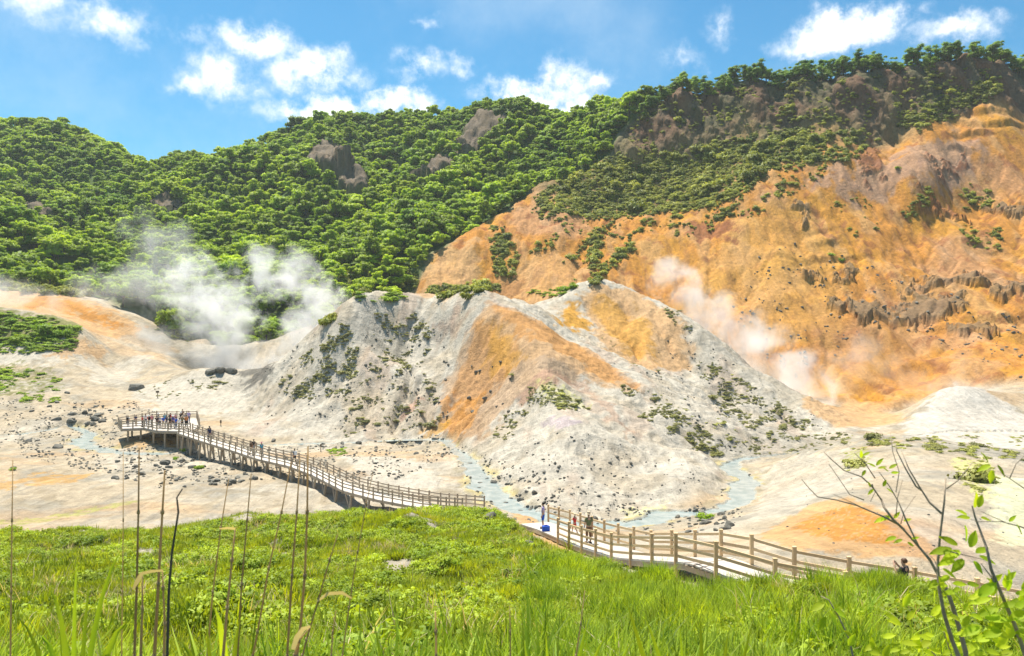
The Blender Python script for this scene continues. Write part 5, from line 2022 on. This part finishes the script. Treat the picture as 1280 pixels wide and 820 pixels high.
# on the near boardwalk
q, a = on_walk(1128, 0.3)
person(q, a - 0.5, 'photo', 'black', 'navy', 'person in a dark sleeveless top and navy skirt behind the near fence', 'dress', 'brown hair', near=True, h=1.66)
q, a = on_walk(690, 0.55)
person(q, a + 1.2, 'stand', 'lilac', 'blue', 'person in lilac top and blue shorts by the far rail near the bank brow', 'shorts', near=True, h=1.58)
q, a = on_walk(711, -0.35)
person(q, a + 0.5, 'walk', 'red', 'red', 'child in red with a pale sun hat walking on the near boardwalk', 'shorts', hat='beige', near=True, h=1.12)
q, a = on_walk(738, 0.1)
person(q, a + 0.1, 'stand', 'olive', 'brown', 'person in olive top with straw hat walking down the near boardwalk', 'trousers', hat='beige', near=True, h=1.6)
q, a = on_walk(698, 0.75)
bag = MB()
bag.box((0, 0, .16), (.42, .24, .30))
bag.box((0, 0, .345), (.20, .04, .05))
o = bag.build('bag', CLOTH['blue'])
o.location = q
o.rotation_euler = (0, 0, a)
tag(o, 'blue and white bag on the deck beside the person in lilac', 'bag')
# walkers on the trestle boardwalk
for px, off, top, bot, pose, lab, kw in [
        (258, -.4, 'black', 'denim', 'walk', 'walker in black top and jeans a step ahead of a dark-clothed companion', {}),
        (265, .3, 'navy', 'black', 'walk', 'walker all in navy and black near the trestle top', dict(pack='black')),
        (313, -.4, 'black', 'grey', 'stand', 'walker in black shirt and grey trousers in the group of three', {}),
        (319, .5, 'brown', 'beige', 'walk', 'walker in brown shirt between two others on the boardwalk', {}),
        (326, -.1, 'teal', 'grey', 'walk', 'walker in teal jacket with pale cap in the group of three', dict(hat='pink')),
        (368, .0, 'grey', 'black', 'walk', 'lone walker in grey top with white bag halfway along the boardwalk', dict(pack='white'))]:
    q, a = on_walk(px, off)
    person(q, a + (0 if off < .2 else math.pi), pose, top, bot, lab, h=RNG.uniform(1.6, 1.78), **kw)
# the crowd on the platform
tops = [('red', 'black'), ('white', 'denim'), ('red', 'white'), ('pink', 'grey'), ('black', 'black'), ('white', 'black'), ('blue', 'beige'), ('navy', 'grey'), ('beige', 'brown'), ('purple', 'black'),
        ('blue', 'denim'), ('white', 'beige'), ('olive', 'black'), ('teal', 'navy'), ('red', 'denim'), ('pink', 'white'), ('black', 'beige'), ('grey', 'black'), ('lilac', 'denim'), ('brown', 'black'), ('white', 'navy'), ('navy', 'beige'), ('orange', 'black'), ('grey', 'denim')]
spots = [(178, 111.6), (182, 112.4), (186, 111.4), (190, 112), (196, 110.2), (200, 110.8), (204, 109.6), (208, 110.4), (212, 109.2), (216, 110.2), (220, 109), (224, 108.6), (228, 109.6), (206, 114), (213, 115), (219, 114.4), (226, 115), (232, 114), (236, 116), (228, 118.5), (160, 112), (170, 112.6), (233, 110.6), (198, 114.6)]
for k, ((t1, b1), (px, d)) in enumerate(zip(tops, spots)):
    x = (px - 640) / FPX * d
    hatc = [None, None, 'white', None, None, 'beige', None][k % 7]
    lab = 'person in %s top and %s trousers%s on the crowded platform' % (t1, b1, ' with a %s hat' % hatc if hatc else '')
    person((x, d, zp + 0.005), RNG.uniform(-0.9, 0.9) + (math.pi if k % 3 == 0 else 0), ['stand', 'lean', 'photo', 'stand', 'walk'][k % 5], t1, b1, lab, hat=hatc, hair='brown hair' if k % 4 == 1 else 'black hair', h=RNG.uniform(1.52, 1.78), pack='black' if k % 6 == 2 else None)

# ------------------------------------------------------------------ steam
def steam(name, blobs, dens, label, seed, nscale=0.19, thr=0.49, soft=0.12):
    """a plume of steam: lobes (px, py, metres away, radius m), ragged by noise, filled with a white volume"""
    pts = [Vector(((px - 640) / FPX * d, d, CAMZ + (410 - py) / FPX * d)) for px, py, d, r in blobs]
    cen = sum(pts, Vector()) / len(pts)
    bm = bmesh.new()
    for p, (_, _, _, r) in zip(pts, blobs):
        bmesh.ops.create_icosphere(bm, subdivisions=1, radius=r * 1.25, matrix=Matrix.Translation(p - cen))
    hull = bmesh.ops.convex_hull(bm, input=bm.verts)
    dead = [g for g in hull['geom_interior'] if isinstance(g, bmesh.types.BMVert)]
    bmesh.ops.delete(bm, geom=list(set(dead)), context='VERTS')
    keep = set(f for f in hull['geom'] if isinstance(f, bmesh.types.BMFace))
    bmesh.ops.delete(bm, geom=[f for f in bm.faces if f not in keep], context='FACES_ONLY')
    bmesh.ops.recalc_face_normals(bm, faces=bm.faces)
    me = bpy.data.meshes.new(name)
    bm.to_mesh(me)
    bm.free()
    m = bpy.data.materials.new(name)
    m.use_nodes = True
    t = NT(m.node_tree)
    t.n.clear()
    out = t.node('ShaderNodeOutputMaterial')
    tc = t.node('ShaderNodeTexCoord')
    P = tc.outputs['Object']
    off = t.vmath('ADD', P, (seed * 13.7, seed * 5.1, 0))
    nz = t.node('ShaderNodeTexNoise', noise_dimensions='3D')
    t.l.new(off, nz.inputs['Vector'])
    nz.inputs['Scale'].default_value = nscale
    nz.inputs['Detail'].default_value = 5.0
    nz.inputs['Roughness'].default_value = 0.6
    nz.inputs['Distortion'].default_value = 0.6
    tot = None
    for p, (_, _, _, r) in zip(pts, blobs):
        d = t.vmath('DISTANCE', P, tuple(p - cen), out=1)
        v = t.math('MULTIPLY_ADD', d, -1.0 / r, 1.0)
        tot = v if tot is None else t.math('SMOOTH_MAX', tot, v, 0.25)
    # lobes fade outward and are torn by the noise
    v = t.math('ADD', t.math('MULTIPLY', t.math('MAXIMUM', tot, -1.0), 0.30), nz.outputs[0])
    dn = t.math('MULTIPLY', t.remap(v, thr + 0.08, thr + 0.08 + soft * 2), t.remap(tot, 0.0, 0.30))
    pv = t.node('ShaderNodeVolumePrincipled', ins={'Color': (1, 1, 1, 1), 'Density': t.math('MULTIPLY', dn, dens * 0.62), 'Anisotropy': 0.35})
    t.l.new(pv.outputs[0], out.inputs['Volume'])
    me.materials.append(m)
    o = link(bpy.data.objects.new('steam_plume', me))
    o.location = cen
    return tag(o, label, 'steam')


steam('steam_plume', [(288, 444, 196, 9), (280, 418, 198, 11), (266, 392, 200, 12), (252, 364, 202, 12), (234, 338, 204, 9), (298, 388, 203, 10)], 0.26, 'tall white steam column rising from the vents behind the pale crest', 1)
steam('steam_plume', [(348, 456, 186, 9), (382, 430, 188, 11), (404, 402, 190, 11), (392, 374, 192, 10), (360, 350, 194, 10), (326, 334, 196, 8)], 0.25, 'curling steam plume rising from the crater beside the clay mound', 2)
steam('steam_plume', [(200, 440, 194, 9), (240, 440, 196, 9), (165, 435, 196, 9), (270, 452, 192, 8), (310, 462, 186, 7)], 0.16, 'low steam drifting over the vent field behind the pale crest', 3, 0.12)
steam('steam_plume', [(205, 372, 208, 12), (190, 335, 212, 12), (180, 300, 216, 11), (215, 292, 218, 8), (160, 350, 208, 9), (120, 362, 208, 9)], 0.075, 'thin veil of steam hanging before the wooded slope', 4, 0.10)
steam('steam_plume', [(28, 378, 198, 8), (60, 384, 198, 6), (100, 366, 204, 5), (-10, 365, 200, 7)], 0.10, 'faint steam over the bare orange hill', 5, 0.14)
steam('steam_plume', [(836, 348, 208, 7), (862, 370, 204, 9), (890, 396, 200, 10), (925, 425, 194, 11), (960, 452, 186, 11), (995, 478, 178, 10), (1022, 500, 170, 7)], 0.22, 'long bank of steam lying in the gully between clay mound and orange hillside', 6, 0.13)
steam('steam_plume', [(1060, 455, 186, 8), (1085, 440, 190, 7), (1110, 465, 184, 8), (1040, 480, 178, 8), (1140, 490, 172, 6)], 0.060, 'wispy steam in front of the foot of the orange hillside', 7, 0.15)
steam('steam_plume', [(1170, 487, 148, 5), (1195, 476, 150, 6), (1230, 490, 148, 5), (1150, 500, 146, 4)], 0.07, 'faint steam above the small white mound at the hillside foot', 8, 0.2)

# ------------------------------------------------------------------ grass of the near bank
MAT_GRASS = foliage_mat('meadow_grass', (0.13, 0.22, 0.014), (0.56, 0.59, 0.03), trans=0.45, scale=0.25, inst_var=0.3)
MAT_TALL = foliage_mat('tall_grass', (0.085, 0.20, 0.014), (0.50, 0.60, 0.03), trans=0.48, scale=0.7, inst_var=0.42)
MAT_HERB = foliage_mat('meadow_herbs', (0.11, 0.20, 0.018), (0.44, 0.53, 0.03), trans=0.35, scale=0.3, inst_var=0.35)
MAT_DRY = foliage_mat('dry_stalk', (0.50, 0.36, 0.17), (0.72, 0.56, 0.31), trans=0.5, scale=3.0, trans_col=(1, .9, .7))
MAT_DRYLEAF = foliage_mat('dry_leaf', (0.55, 0.42, 0.24), (0.72, 0.60, 0.40), trans=0.4, scale=2.0)
MAT_TWIG = simple_mat('twig_bark', (0.30, 0.235, 0.165), 0.85, 0.35, 20.0, 0.3)
MAT_NEWLEAF = foliage_mat('young_leaves', (0.30, 0.48, 0.02), (0.66, 0.74, 0.04), trans=0.62, scale=4.0, inst_var=0.3)
MAT_DEAD = simple_mat('dead_stick', (0.085, 0.07, 0.055), 0.9, 0.3, 10.0)


def blade(mb, base, length, width, lean, az, droop, segs=4, fold=0.0):
    """a tapering, arching grass blade"""
    d = Vector((math.cos(az), math.sin(az), 0))
    side = Vector((-d.y, d.x, 0))
    p = Vector(base)
    ang = lean
    vs = []
    for k in range(segs + 1):
        f = k / segs
        w = width * (1 - f) ** 0.7 * (0.75 + 0.5 * math.sin(math.pi * min(1, f * 1.3)))
        vs.append(p + side * w * 0.5)
        vs.append(p - side * w * 0.5)
        st = length / segs
        p = p + (Vector((0, 0, 1)) * math.cos(ang) + d * math.sin(ang)) * st
        ang += droop / segs
    mb.add(vs, [(2 * k, 2 * k + 1, 2 * k + 3, 2 * k + 2) for k in range(segs)])


def tussock(seed, n, lmin, lmax, w, spread, mat, droop=(0.3, 1.3)):
    r = random.Random(seed)
    mb = MB()
    for k in range(n):
        a = r.uniform(0, 6.28)
        rr = spread * math.sqrt(r.random())
        blade(mb, (math.cos(a) * rr, math.sin(a) * rr, -0.03), r.uniform(lmin, lmax), w * r.uniform(0.7, 1.3), r.uniform(0.02, 0.35), a + r.gauss(0, 0.7), r.uniform(*droop), 3)
    me = mb.mesh('grass_tussock', mat, True)
    up = []
    for v in me.vertices:
        up.append((v.co.x * 0.5, v.co.y * 0.5, 0.8))
    return me


def tussock_obj(me, px, py, s, label, name='grass_tussock'):
    x, y = hit(px, py)
    o = link(bpy.data.objects.new(name, me))
    o.location = (x, y, gz(x, y))
    o.scale = (s, s, s)
    o.rotation_euler = (0, 0, RNG.uniform(0, 6.28))
    return tag(o, label, 'grass' if name == 'grass_tussock' else 'herb')


SHORT = [tussock(80 + k, 26, 0.16, 0.40, 0.026, 0.26, MAT_GRASS) for k in range(4)]
TALL = [tussock(90 + k, 26, 0.35, 0.85, 0.026, 0.24, MAT_TALL, (0.4, 1.5)) for k in range(4)]
HERB = []
for k in range(3):
    r = random.Random(99 + k)
    cl = [(r.uniform(-.3, .3), r.uniform(-.3, .3), r.uniform(.04, .2), r.uniform(.12, .22), 0.7) for q in range(8)]
    HERB.append(leaf_cloud('herb', cl, 900, 0.042, MAT_HERB, 990 + k, shell=0.3))
G1 = [tussock_obj(m, px, py, 1.1, lab) for m, px, py, lab in zip(SHORT, (470, 300, 250, 560), (655, 648, 668, 650), (
    'grass tuft standing out on the brow of the bank by the boardwalk end', 'small grass tuft at the bank edge against the pale flat', 'low grass tuft just inside the bank edge', 'grass tuft beside the largest dark boulder'))]
G2 = [tussock_obj(m, px, py, 1.25, lab) for m, px, py, lab in zip(TALL, (829, 712 + 0, 850, 905), (722, 690, 715, 738), (
    'tall leafy weed tuft against the near railing', 'tall grass tuft beside the sandy path end', 'upright grass tuft in front of a railing post', 'tall grass tuft on the bare soil below the railing'))]
G3 = [tussock_obj(m, px, py, 1.2, lab, 'herb_patch') for m, px, py, lab in zip(HERB, (520, 600, 400), (660, 672, 660), (
    'leafy herb patch near the brow of the bank', 'leafy herb patch above the sandy path', 'leafy herb patch at the edge of the left bank'))]

# ground cover sown over the bank
r = np.random.default_rng(77)


def bank_points(n, d0, d1, px0, px1, wmin=0.6, soil=True):
    dd = np.sqrt(r.uniform(d0 ** 2, d1 ** 2, n))
    px = r.uniform(px0, px1, n)
    x = (px - 640) / FPX * dd
    w = grid_at(GW['bank'], x, dd)
    k = w > wmin
    if soil:
        bare = np.maximum(grid_at(SOILW, x, dd), smooth(0.45, 0.7, fbm(x, dd, 3.2, 3, 120)) * 0.9)
        k &= bare < r.uniform(0.1, 0.75, n)
    return x[k], dd[k], px[k]


def sow_bank(name, label, n, d0, d1, px0, px1, srcs, smin, smax, thr=None, seed=0, flip=False, near_scale=1.0):
    x, y, px = bank_points(n, d0, d1, px0, px1)
    if thr is not None:
        f = fbm(x, y, 4.5, 3, seed) > thr
        if flip:
            f = ~f
        x, y = x[f], y[f]
    s = r.uniform(smin, smax, len(x)) * near_scale * (0.75 + 0.6 * smooth(-0.4, 0.5, fbm(x, y, 3.0, 2, seed + 5)))
    tilt = r.normal(0, 0.12, (len(x), 2))
    scatter(name, np.stack([x, y, ground_z(x, y)], 1), r.uniform(0, 6.28, len(x)), s, r.integers(0, len(srcs), len(x)), srcs, label, tilt)
    return len(x)


ng = sow_bank('meadow_grass', 'short yellow green grass covering the near bank', 52000, 7.5, 64, -160, 1440, G1, 0.75, 1.25, seed=3)
ng += sow_bank('meadow_herbs', 'low leafy herbs growing through the bank grass', 30000, 7.5, 62, -160, 1440, G3, 0.6, 1.15, thr=-0.1, seed=8)
ng += sow_bank('tall_grass', 'tall fresh green grass on the bank below the railing', 15000, 7, 31, 660, 1500, G2, 0.6, 1.0, thr=-0.15, seed=9)
ng += sow_bank('near_grass', 'long grass close by at the foot of the viewpoint', 3600, 3.2, 9, -200, 1500, G2 + G1, 0.55, 0.9, seed=10)
DEAD = [tussock(120 + k, 12, 0.3, 0.75, 0.018, 0.22, MAT_DRYLEAF, (0.5, 2.0)) for k in range(2)]
G4 = [tussock_obj(DEAD[0], 505, 712, 1.0, 'withered straw tuft at the edge of the bare grey patch'), tussock_obj(DEAD[1], 800, 722, 1.0, 'withered straw tuft on the bare soil by the railing')]
ng += sow_bank('dead_grass', 'withered straw blades mixed into the bank grass', 5200, 5, 60, -160, 1440, G4, 0.6, 1.1, thr=-0.05, seed=31)
print('grass instances', ng)


# ------------------------------------------------------------------ things close to the viewpoint
def at(px, py, d):
    return Vector(((px - 640) / FPX * d, d, CAMZ + (410 - py) / FPX * d))


def to_ground(pts, d):
    """carry the last run of a stalk on down into the ground"""
    a, b = Vector(pts[-2]), Vector(pts[-1])
    g = gz(b.x, b.y) - 0.05
    if b.z > g:
        v = (b - a)
        k = min((b.z - g) / max(-v.z, 1e-3), 8.0)
        pts = list(pts) + [b + Vector((v.x * k * 0.5, v.y * k, g - b.z))]
    return pts


def reed(tip_to_base, d, px_w, label, mat=None, leaf=None):
    pts = [at(px, py, d) for px, py in tip_to_base]
    pts = to_ground(pts, d)
    base = pts[-1]
    root = empty('reed_stalk', base)
    tag(root, label, 'reed')
    w = px_w / FPX * d / 2
    n = len(pts)
    mb = MB()
    rad = [w * (0.45 + 0.55 * min(1, k / max(1, n - 2))) for k in range(n)]
    mb.tube([p - base for p in pts], rad, 6)
    mb.build('stalk', mat or MAT_DRY, root, True)
    for p in (pts[1:-1] if mat is None else []):                                   # joints of the stem
        m2 = MB()
        m2.tube([p - base - Vector((0, 0, .008)), p - base + Vector((0, 0, .008))], w * 1.1, 6)
        m2.build('node', mat or MAT_DRY, root, True)
    if leaf:
        m3 = MB()
        L = [at(px, py, d - 0.02) - base for px, py, _ in leaf]
        vs = []
        for k, (p, (_, _, lw)) in enumerate(zip(L, leaf)):
            dirv = (L[min(k + 1, len(L) - 1)] - L[max(k - 1, 0)]).normalized()
            side = dirv.cross(Vector((0, 1, 0.3))).normalized() * (lw / FPX * d / 2)
            vs += [p + side, p - side]
        m3.add(vs, [(2 * k, 2 * k + 1, 2 * k + 3, 2 * k + 2) for k in range(len(L) - 1)])
        m3.build('dry_leaf', MAT_DRYLEAF, root, True)
    return root


reed([(206, 588), (203, 640), (198, 730), (193, 820)], 3.1, 4.2, 'tallest tan reed stalk beside the black stick')
reed([(228, 611), (221, 622), (223, 640), (215, 690), (211, 740), (209, 820)], 3.0, 3.6, 'crooked black dead stick among the tan reeds', MAT_DEAD)
reed([(174, 560), (173, 640), (171, 730), (168, 820)], 3.2, 3.4, 'straight thin reed next to the bent reed')
reed([(203, 714), (204, 735), (206, 780), (205, 820)], 2.7, 3.4, 'reed snapped over with its top folded into a hook', leaf=[(204, 713, 3), (190, 714, 4), (177, 717, 4.5), (172, 726, 6), (166, 737, 2)])
reed([(178, 720), (178, 760), (176, 820)], 2.8, 3.4, 'short broken reed under the hooked one')
reed([(294, 661), (290, 700), (284, 760), (279, 820)], 2.9, 3.8, 'reed with a flat bent tip left of the thin pair', leaf=[(294, 661, 3.5), (285, 660, 3.5), (274, 661, 1.5)])
reed([(314, 592), (309, 650), (302, 730), (297, 820)], 3.3, 2.6, 'thin straight reed leaning right of the flat-tipped one')
reed([(286, 598), (276, 660), (266, 740), (259, 820)], 3.4, 2.4, 'thin leaning reed behind the flat-tipped one')
reed([(364, 577), (352, 640), (336, 710), (322, 790), (316, 820)], 3.3, 2.8, 'slanting thin reed left of the thick pair')
reed([(375, 574), (371, 640), (365, 720), (359, 820)], 3.1, 3.2, 'left one of the two thick upright reeds')
reed([(385, 558), (384, 640), (381, 720), (375, 790), (371, 820)], 2.9, 4.2, 'right one of the two thick upright reeds')
reed([(422, 668), (412, 700), (398, 750), (383, 800), (378, 820)], 2.8, 2.8, 'leaning reed with a withered curled leaf', leaf=[(396, 752, 2), (410, 742, 5), (428, 741, 5), (440, 748, 2)])
reed([(154, 565), (154, 650), (153, 740), (152, 820)], 3.5, 1.6, 'hair-thin reed behind the hooked one')
reed([(16, 575), (15, 650), (14, 740), (13, 820)], 3.2, 2.2, 'solitary thin reed far from the others over the bank')
reed([(420, 763), (416, 790), (414, 820)], 2.8, 2.2, 'short thin reed under the curled leaf')
reed([(386, 786), (374, 800), (368, 820)], 2.5, 3.6, 'stub of a reed wrapped in a pale withered leaf', leaf=[(388, 783, 3), (379, 786, 6), (371, 797, 7), (366, 812, 5)])
reed([(544, 764), (545, 790), (545, 820)], 2.8, 3.4, 'short brown stalk standing alone in the middle of the bank')
reed([(637, 757), (638, 790), (638, 820)], 2.9, 2.2, 'thin brown stalk standing alone above the lower grass')
reed([(731, 738), (726, 780), (720, 820)], 3.0, 2.2, 'thin dark stalk leaning beside the broad blades')
reed([(466, 590), (458, 630), (447, 690), (436, 760), (428, 820)], 3.4, 1.8, 'thin pale reed crossing in front of the boardwalk railing')


def blade_clump(px, py, d, blades, label):
    """broad grass blades close to the viewpoint; each blade a part"""
    base = at(px, py, d)
    g = gz(base.x, base.y)
    base.z = g
    root = empty('broad_grass', base)
    tag(root, label, 'grass')
    for tip, mid, w in blades:
        T, Mi = at(tip[0], tip[1], d - 0.05) - base, at(mid[0], mid[1], d - 0.1) - base
        B = Vector((Mi.x * 0.35, Mi.y * 0.3, 0))
        vs = []
        N = 7
        for k in range(N + 1):
            f = k / N
            p = B * (1 - f) ** 2 + Mi * 2 * f * (1 - f) + T * f * f
            ww = 1.35 * w / FPX * d * 0.5 * (min(1, 0.45 + f) * (1 - f ** 3) + 0.04)
            ww = max(ww, 0.0005)
            vs += [p + Vector((ww, 0, 0)), p + Vector((0, ww * 0.35, -ww * 0.1)), p - Vector((ww, 0, 0))]
        mb = MB()
        mb.add(vs, [f_ for k in range(N) for f_ in ((3 * k, 3 * k + 1, 3 * k + 4, 3 * k + 3), (3 * k + 1, 3 * k + 2, 3 * k + 5, 3 * k + 4))])
        mb.build('blade', MAT_TALL if w < 9 else MAT_NEWLEAF, root, True)
    return root


blade_clump(90, 960, 3.3, [((62, 736), (92, 770), 7), ((96, 700), (90, 800), 5), ((153, 684), (102, 760), 6), ((40, 795), (84, 770), 7), ((112, 725), (100, 820), 5), ((172, 782), (122, 745), 7), ((22, 772), (66, 800), 6), ((140, 812), (118, 790), 8)], 'fan of broad green blades at the foot of the leftmost reeds')
blade_clump(275, 960, 3.0, [((268, 758), (292, 800), 10), ((258, 778), (268, 860), 7), ((300, 772), (284, 850), 7), ((216, 800), (262, 790), 7)], 'pair of wide bright blades beside the reeds')
blade_clump(690, 980, 3.6, [((655, 800), (668, 880), 7), ((682, 790), (690, 900), 6), ((760, 790), (720, 850), 6), ((735, 772), (712, 870), 7), ((790, 800), (750, 870), 6)], 'spray of narrow green blades below the middle of the bank')
blade_clump(880, 980, 3.9, [((783, 752), (812, 840), 6), ((805, 768), (840, 850), 6), ((875, 770), (880, 870), 7), ((910, 790), (900, 880), 7), ((850, 785), (858, 890), 6), ((940, 780), (915, 880), 6)], 'arching green blades under the tall grass')


# ------------------------------------------------------------------ shrubs with bare twigs and young leaves
def leaf_mesh(seed):
    r = random.Random(seed)
    mb = MB()
    N = 5
    vs = []
    for k in range(N + 1):
        f = k / N
        w = 0.235 * math.sin(math.pi * (0.06 + 0.92 * f) ** 0.85)
        y = f
        z = -0.16 * f * f + 0.02
        vs += [(-w, y, z + 0.07), (0, y, z), (w, y, z + 0.07)]
    mb.add(vs, [f_ for k in range(N) for f_ in ((3 * k, 3 * k + 1, 3 * k + 4, 3 * k + 3), (3 * k + 1, 3 * k + 2, 3 * k + 5, 3 * k + 4))])
    return mb.mesh('leaf', MAT_NEWLEAF, True)


LEAVES = [leaf_mesh(k) for k in range(2)]


def twig_shrub(label, d, stems, leaves):
    """stems: ((px, py) list from tip to base, width px, reaches ground); leaves: (px, py, length px, turn deg)"""
    main = stems[0][0]
    b0 = to_ground([at(px, py, d) for px, py in main], d)[-1]
    root = empty('twig_shrub', b0)
    tag(root, label, 'shrub')
    rr = random.Random(int(d * 100))
    for pts, w, down in stems:
        P = [at(px, py, d + 0.05 * math.sin(k + px)) for k, (px, py) in enumerate(pts)]
        if down:
            P = to_ground(P, d)
        n = len(P)
        wr = 0.78 * w / FPX * d / 2
        mb = MB()
        mb.tube([p - b0 for p in P], [max(0.0012, wr * (0.3 + 0.7 * (k / (n - 1)))) for k in range(n)], 6)
        mb.build('stem' if down else 'branch', MAT_TWIG, root, True)
    for px, py, ln, turn in leaves:
        o = link(bpy.data.objects.new('leaf', LEAVES[rr.randint(0, 1)]), root)
        o.location = at(px, py, d - 0.02 + rr.uniform(-.05, .05)) - b0
        s = 0.7 * ln / FPX * d
        o.scale = (s, s, s)
        tr = math.radians(turn)                            # which way the tip points, seen from the viewpoint
        tip = Vector((math.cos(tr), rr.uniform(-0.5, 0.3), math.sin(tr))).normalized()
        nrm = Vector((rr.uniform(-.4, .4), -0.55, 0.85))
        sx = tip.cross(nrm).normalized()
        nz_ = sx.cross(tip)
        o.rotation_euler = Matrix((sx, tip, nz_)).transposed().to_euler()
    return root


def spray(cx, cy, n, spread, ln, seed):
    q = random.Random(seed)
    return [(cx + q.gauss(0, spread), cy + q.gauss(0, spread * 0.55), ln * q.uniform(0.7, 1.3), q.uniform(-30, 210)) for _ in range(n)]


twig_shrub('wiry shrub with bare arching twigs and tufts of young leaves', 3.0, [
    ([(1116, 649), (1123, 655), (1143, 677), (1162, 699), (1173, 719), (1182, 734), (1191, 758), (1200, 789), (1207, 815)], 8.5, True),
    ([(1030, 565), (1040, 575), (1055, 588), (1077, 596), (1090, 608), (1102, 625), (1105, 634), (1116, 649), (1130, 662)], 4.2, False),
    ([(1002, 599), (1011, 610), (1022, 621), (1046, 625), (1072, 632), (1105, 646), (1122, 655)], 3.4, False),
    ([(1099, 590), (1112, 608), (1123, 627), (1132, 649), (1149, 684), (1162, 700)], 3.8, False),
    ([(1036, 580), (1050, 600), (1062, 618), (1080, 625)], 2.0, False), ([(1042, 618), (1060, 626), (1075, 633)], 1.6, False),
    ([(1068, 566), (1082, 580), (1094, 598)], 2.0, False), ([(1128, 600), (1122, 622), (1120, 645)], 1.8, False),
    ([(1144, 620), (1130, 640), (1126, 655)], 1.6, False), ([(1113, 540), (1116, 565), (1124, 590), (1120, 615)], 1.6, False), ([(1088, 627), (1094, 615), (1090, 605)], 1.8, False)],
    [(1076, 572, 16, 100), (1079, 570, 14, 40), (1096, 582, 18, 60), (1094, 584, 16, 150), (1098, 586, 15, 20), (1112, 586, 17, 40), (1110, 590, 15, 140), (1114, 592, 16, 10),
     (1088, 609, 13, 120), (1092, 612, 14, 220), (1104, 608, 14, 60), (1108, 611, 13, 330), (1082, 588, 13, 230), (1106, 648, 20, 200), (1112, 646, 22, 190), (1118, 648, 16, 60), (1130, 652, 16, 20),
     (1120, 672, 22, 190), (1128, 675, 16, 200), (1140, 674, 14, 20), (1134, 678, 13, 330)])
twig_shrub('upright bare stem with forked twigs and a spray of broad leaves', 2.85, [
    ([(1182, 598), (1180, 630), (1175, 669), (1172, 706), (1174, 736), (1180, 767), (1190, 800), (1200, 825)], 8.0, True),
    ([(1127, 564), (1136, 586), (1149, 608), (1162, 628), (1177, 642)], 4.0, False), ([(1119, 554), (1121, 564), (1132, 586), (1145, 608), (1152, 613)], 3.2, False), ([(1215, 579), (1197, 601), (1183, 611)], 2.6, False),
    ([(1232, 700), (1215, 696), (1190, 690), (1174, 694)], 2.6, False), ([(1158, 690), (1168, 700), (1173, 712)], 2.0, False)],
    [(1190, 688, 40, 185), (1200, 690, 38, 200), (1196, 682, 34, 150), (1206, 676, 32, 95), (1212, 684, 34, 60), (1220, 692, 30, 20), (1224, 696, 28, 340), (1204, 700, 34, 215), (1192, 700, 34, 190), (1216, 702, 28, 310), (1178, 712, 26, 330), (1186, 720, 24, 200), (1172, 730, 22, 190)] + spray(1190, 735, 8, 14, 22, 5))
twig_shrub('leafy shrub with dark stem at the edge of the bank', 2.7, [
    ([(1215, 632), (1219, 647), (1233, 684), (1239, 712), (1255, 750), (1272, 790), (1285, 830)], 8.0, True),
    ([(1219, 652), (1252, 652), (1275, 658), (1300, 668)], 3.4, False), ([(1246, 588), (1262, 598), (1281, 611), (1310, 628)], 2.6, False), ([(1228, 640), (1250, 650), (1262, 655)], 2.0, False),
    ([(1226, 704), (1232, 712), (1240, 722), (1247, 735)], 3.6, False), ([(1290, 560), (1270, 580), (1262, 598)], 1.8, False)],
    [(1217, 634, 30, 90), (1222, 634, 26, 60), (1212, 648, 24, 170), (1226, 648, 22, 350), (1208, 644, 22, 150), (1238, 582, 26, 200), (1234, 578, 22, 120), (1240, 588, 24, 260), (1246, 582, 22, 300), (1262, 652, 16, 60), (1270, 656, 18, 300)]
    + spray(1255, 755, 20, 22, 34, 8) + spray(1240, 790, 18, 28, 34, 9) + spray(1275, 735, 8, 14, 30, 11))
twig_shrub('low leafy sprout at the very foot of the twiggy shrubs', 3.2, [([(1180, 790), (1188, 815), (1195, 850)], 5.0, True), ([(1150, 800), (1170, 820), (1188, 840)], 3.0, False)],
           spray(1170, 800, 26, 30, 26, 12) + spray(1105, 805, 14, 26, 24, 13) + spray(1230, 800, 20, 30, 26, 14) + spray(1180, 770, 14, 24, 24, 15))
twig_shrub('arching yellowish weed in the tall grass near the wiry shrub', 4.2, [([(1026, 745), (1036, 750), (1048, 770), (1062, 800), (1068, 830)], 4.0, True)],
           [(1030, 755, 30, 200), (1036, 765, 32, 300), (1042, 762, 30, 330), (1034, 772, 30, 240), (1046, 780, 30, 320)])

# ------------------------------------------------------------------ thin haze volume, added to lift the shadows
mb = MB()
mb.box((0, 380, 62), (1500, 800, 135))
hz = mb.build('haze')
tag(hz, 'thin haze added over the valley to lift its shadows', kind='stuff')
m = bpy.data.materials.new('haze')
m.use_nodes = True
t = NT(m.node_tree)
t.n.clear()
out = t.node('ShaderNodeOutputMaterial')
pv = t.node('ShaderNodeVolumePrincipled', ins={'Color': (0.85, 0.95, 1.0, 1), 'Density': 0.00012, 'Anisotropy': 0.2})
t.l.new(pv.outputs[0], out.inputs['Volume'])
hz.data.materials.append(m)
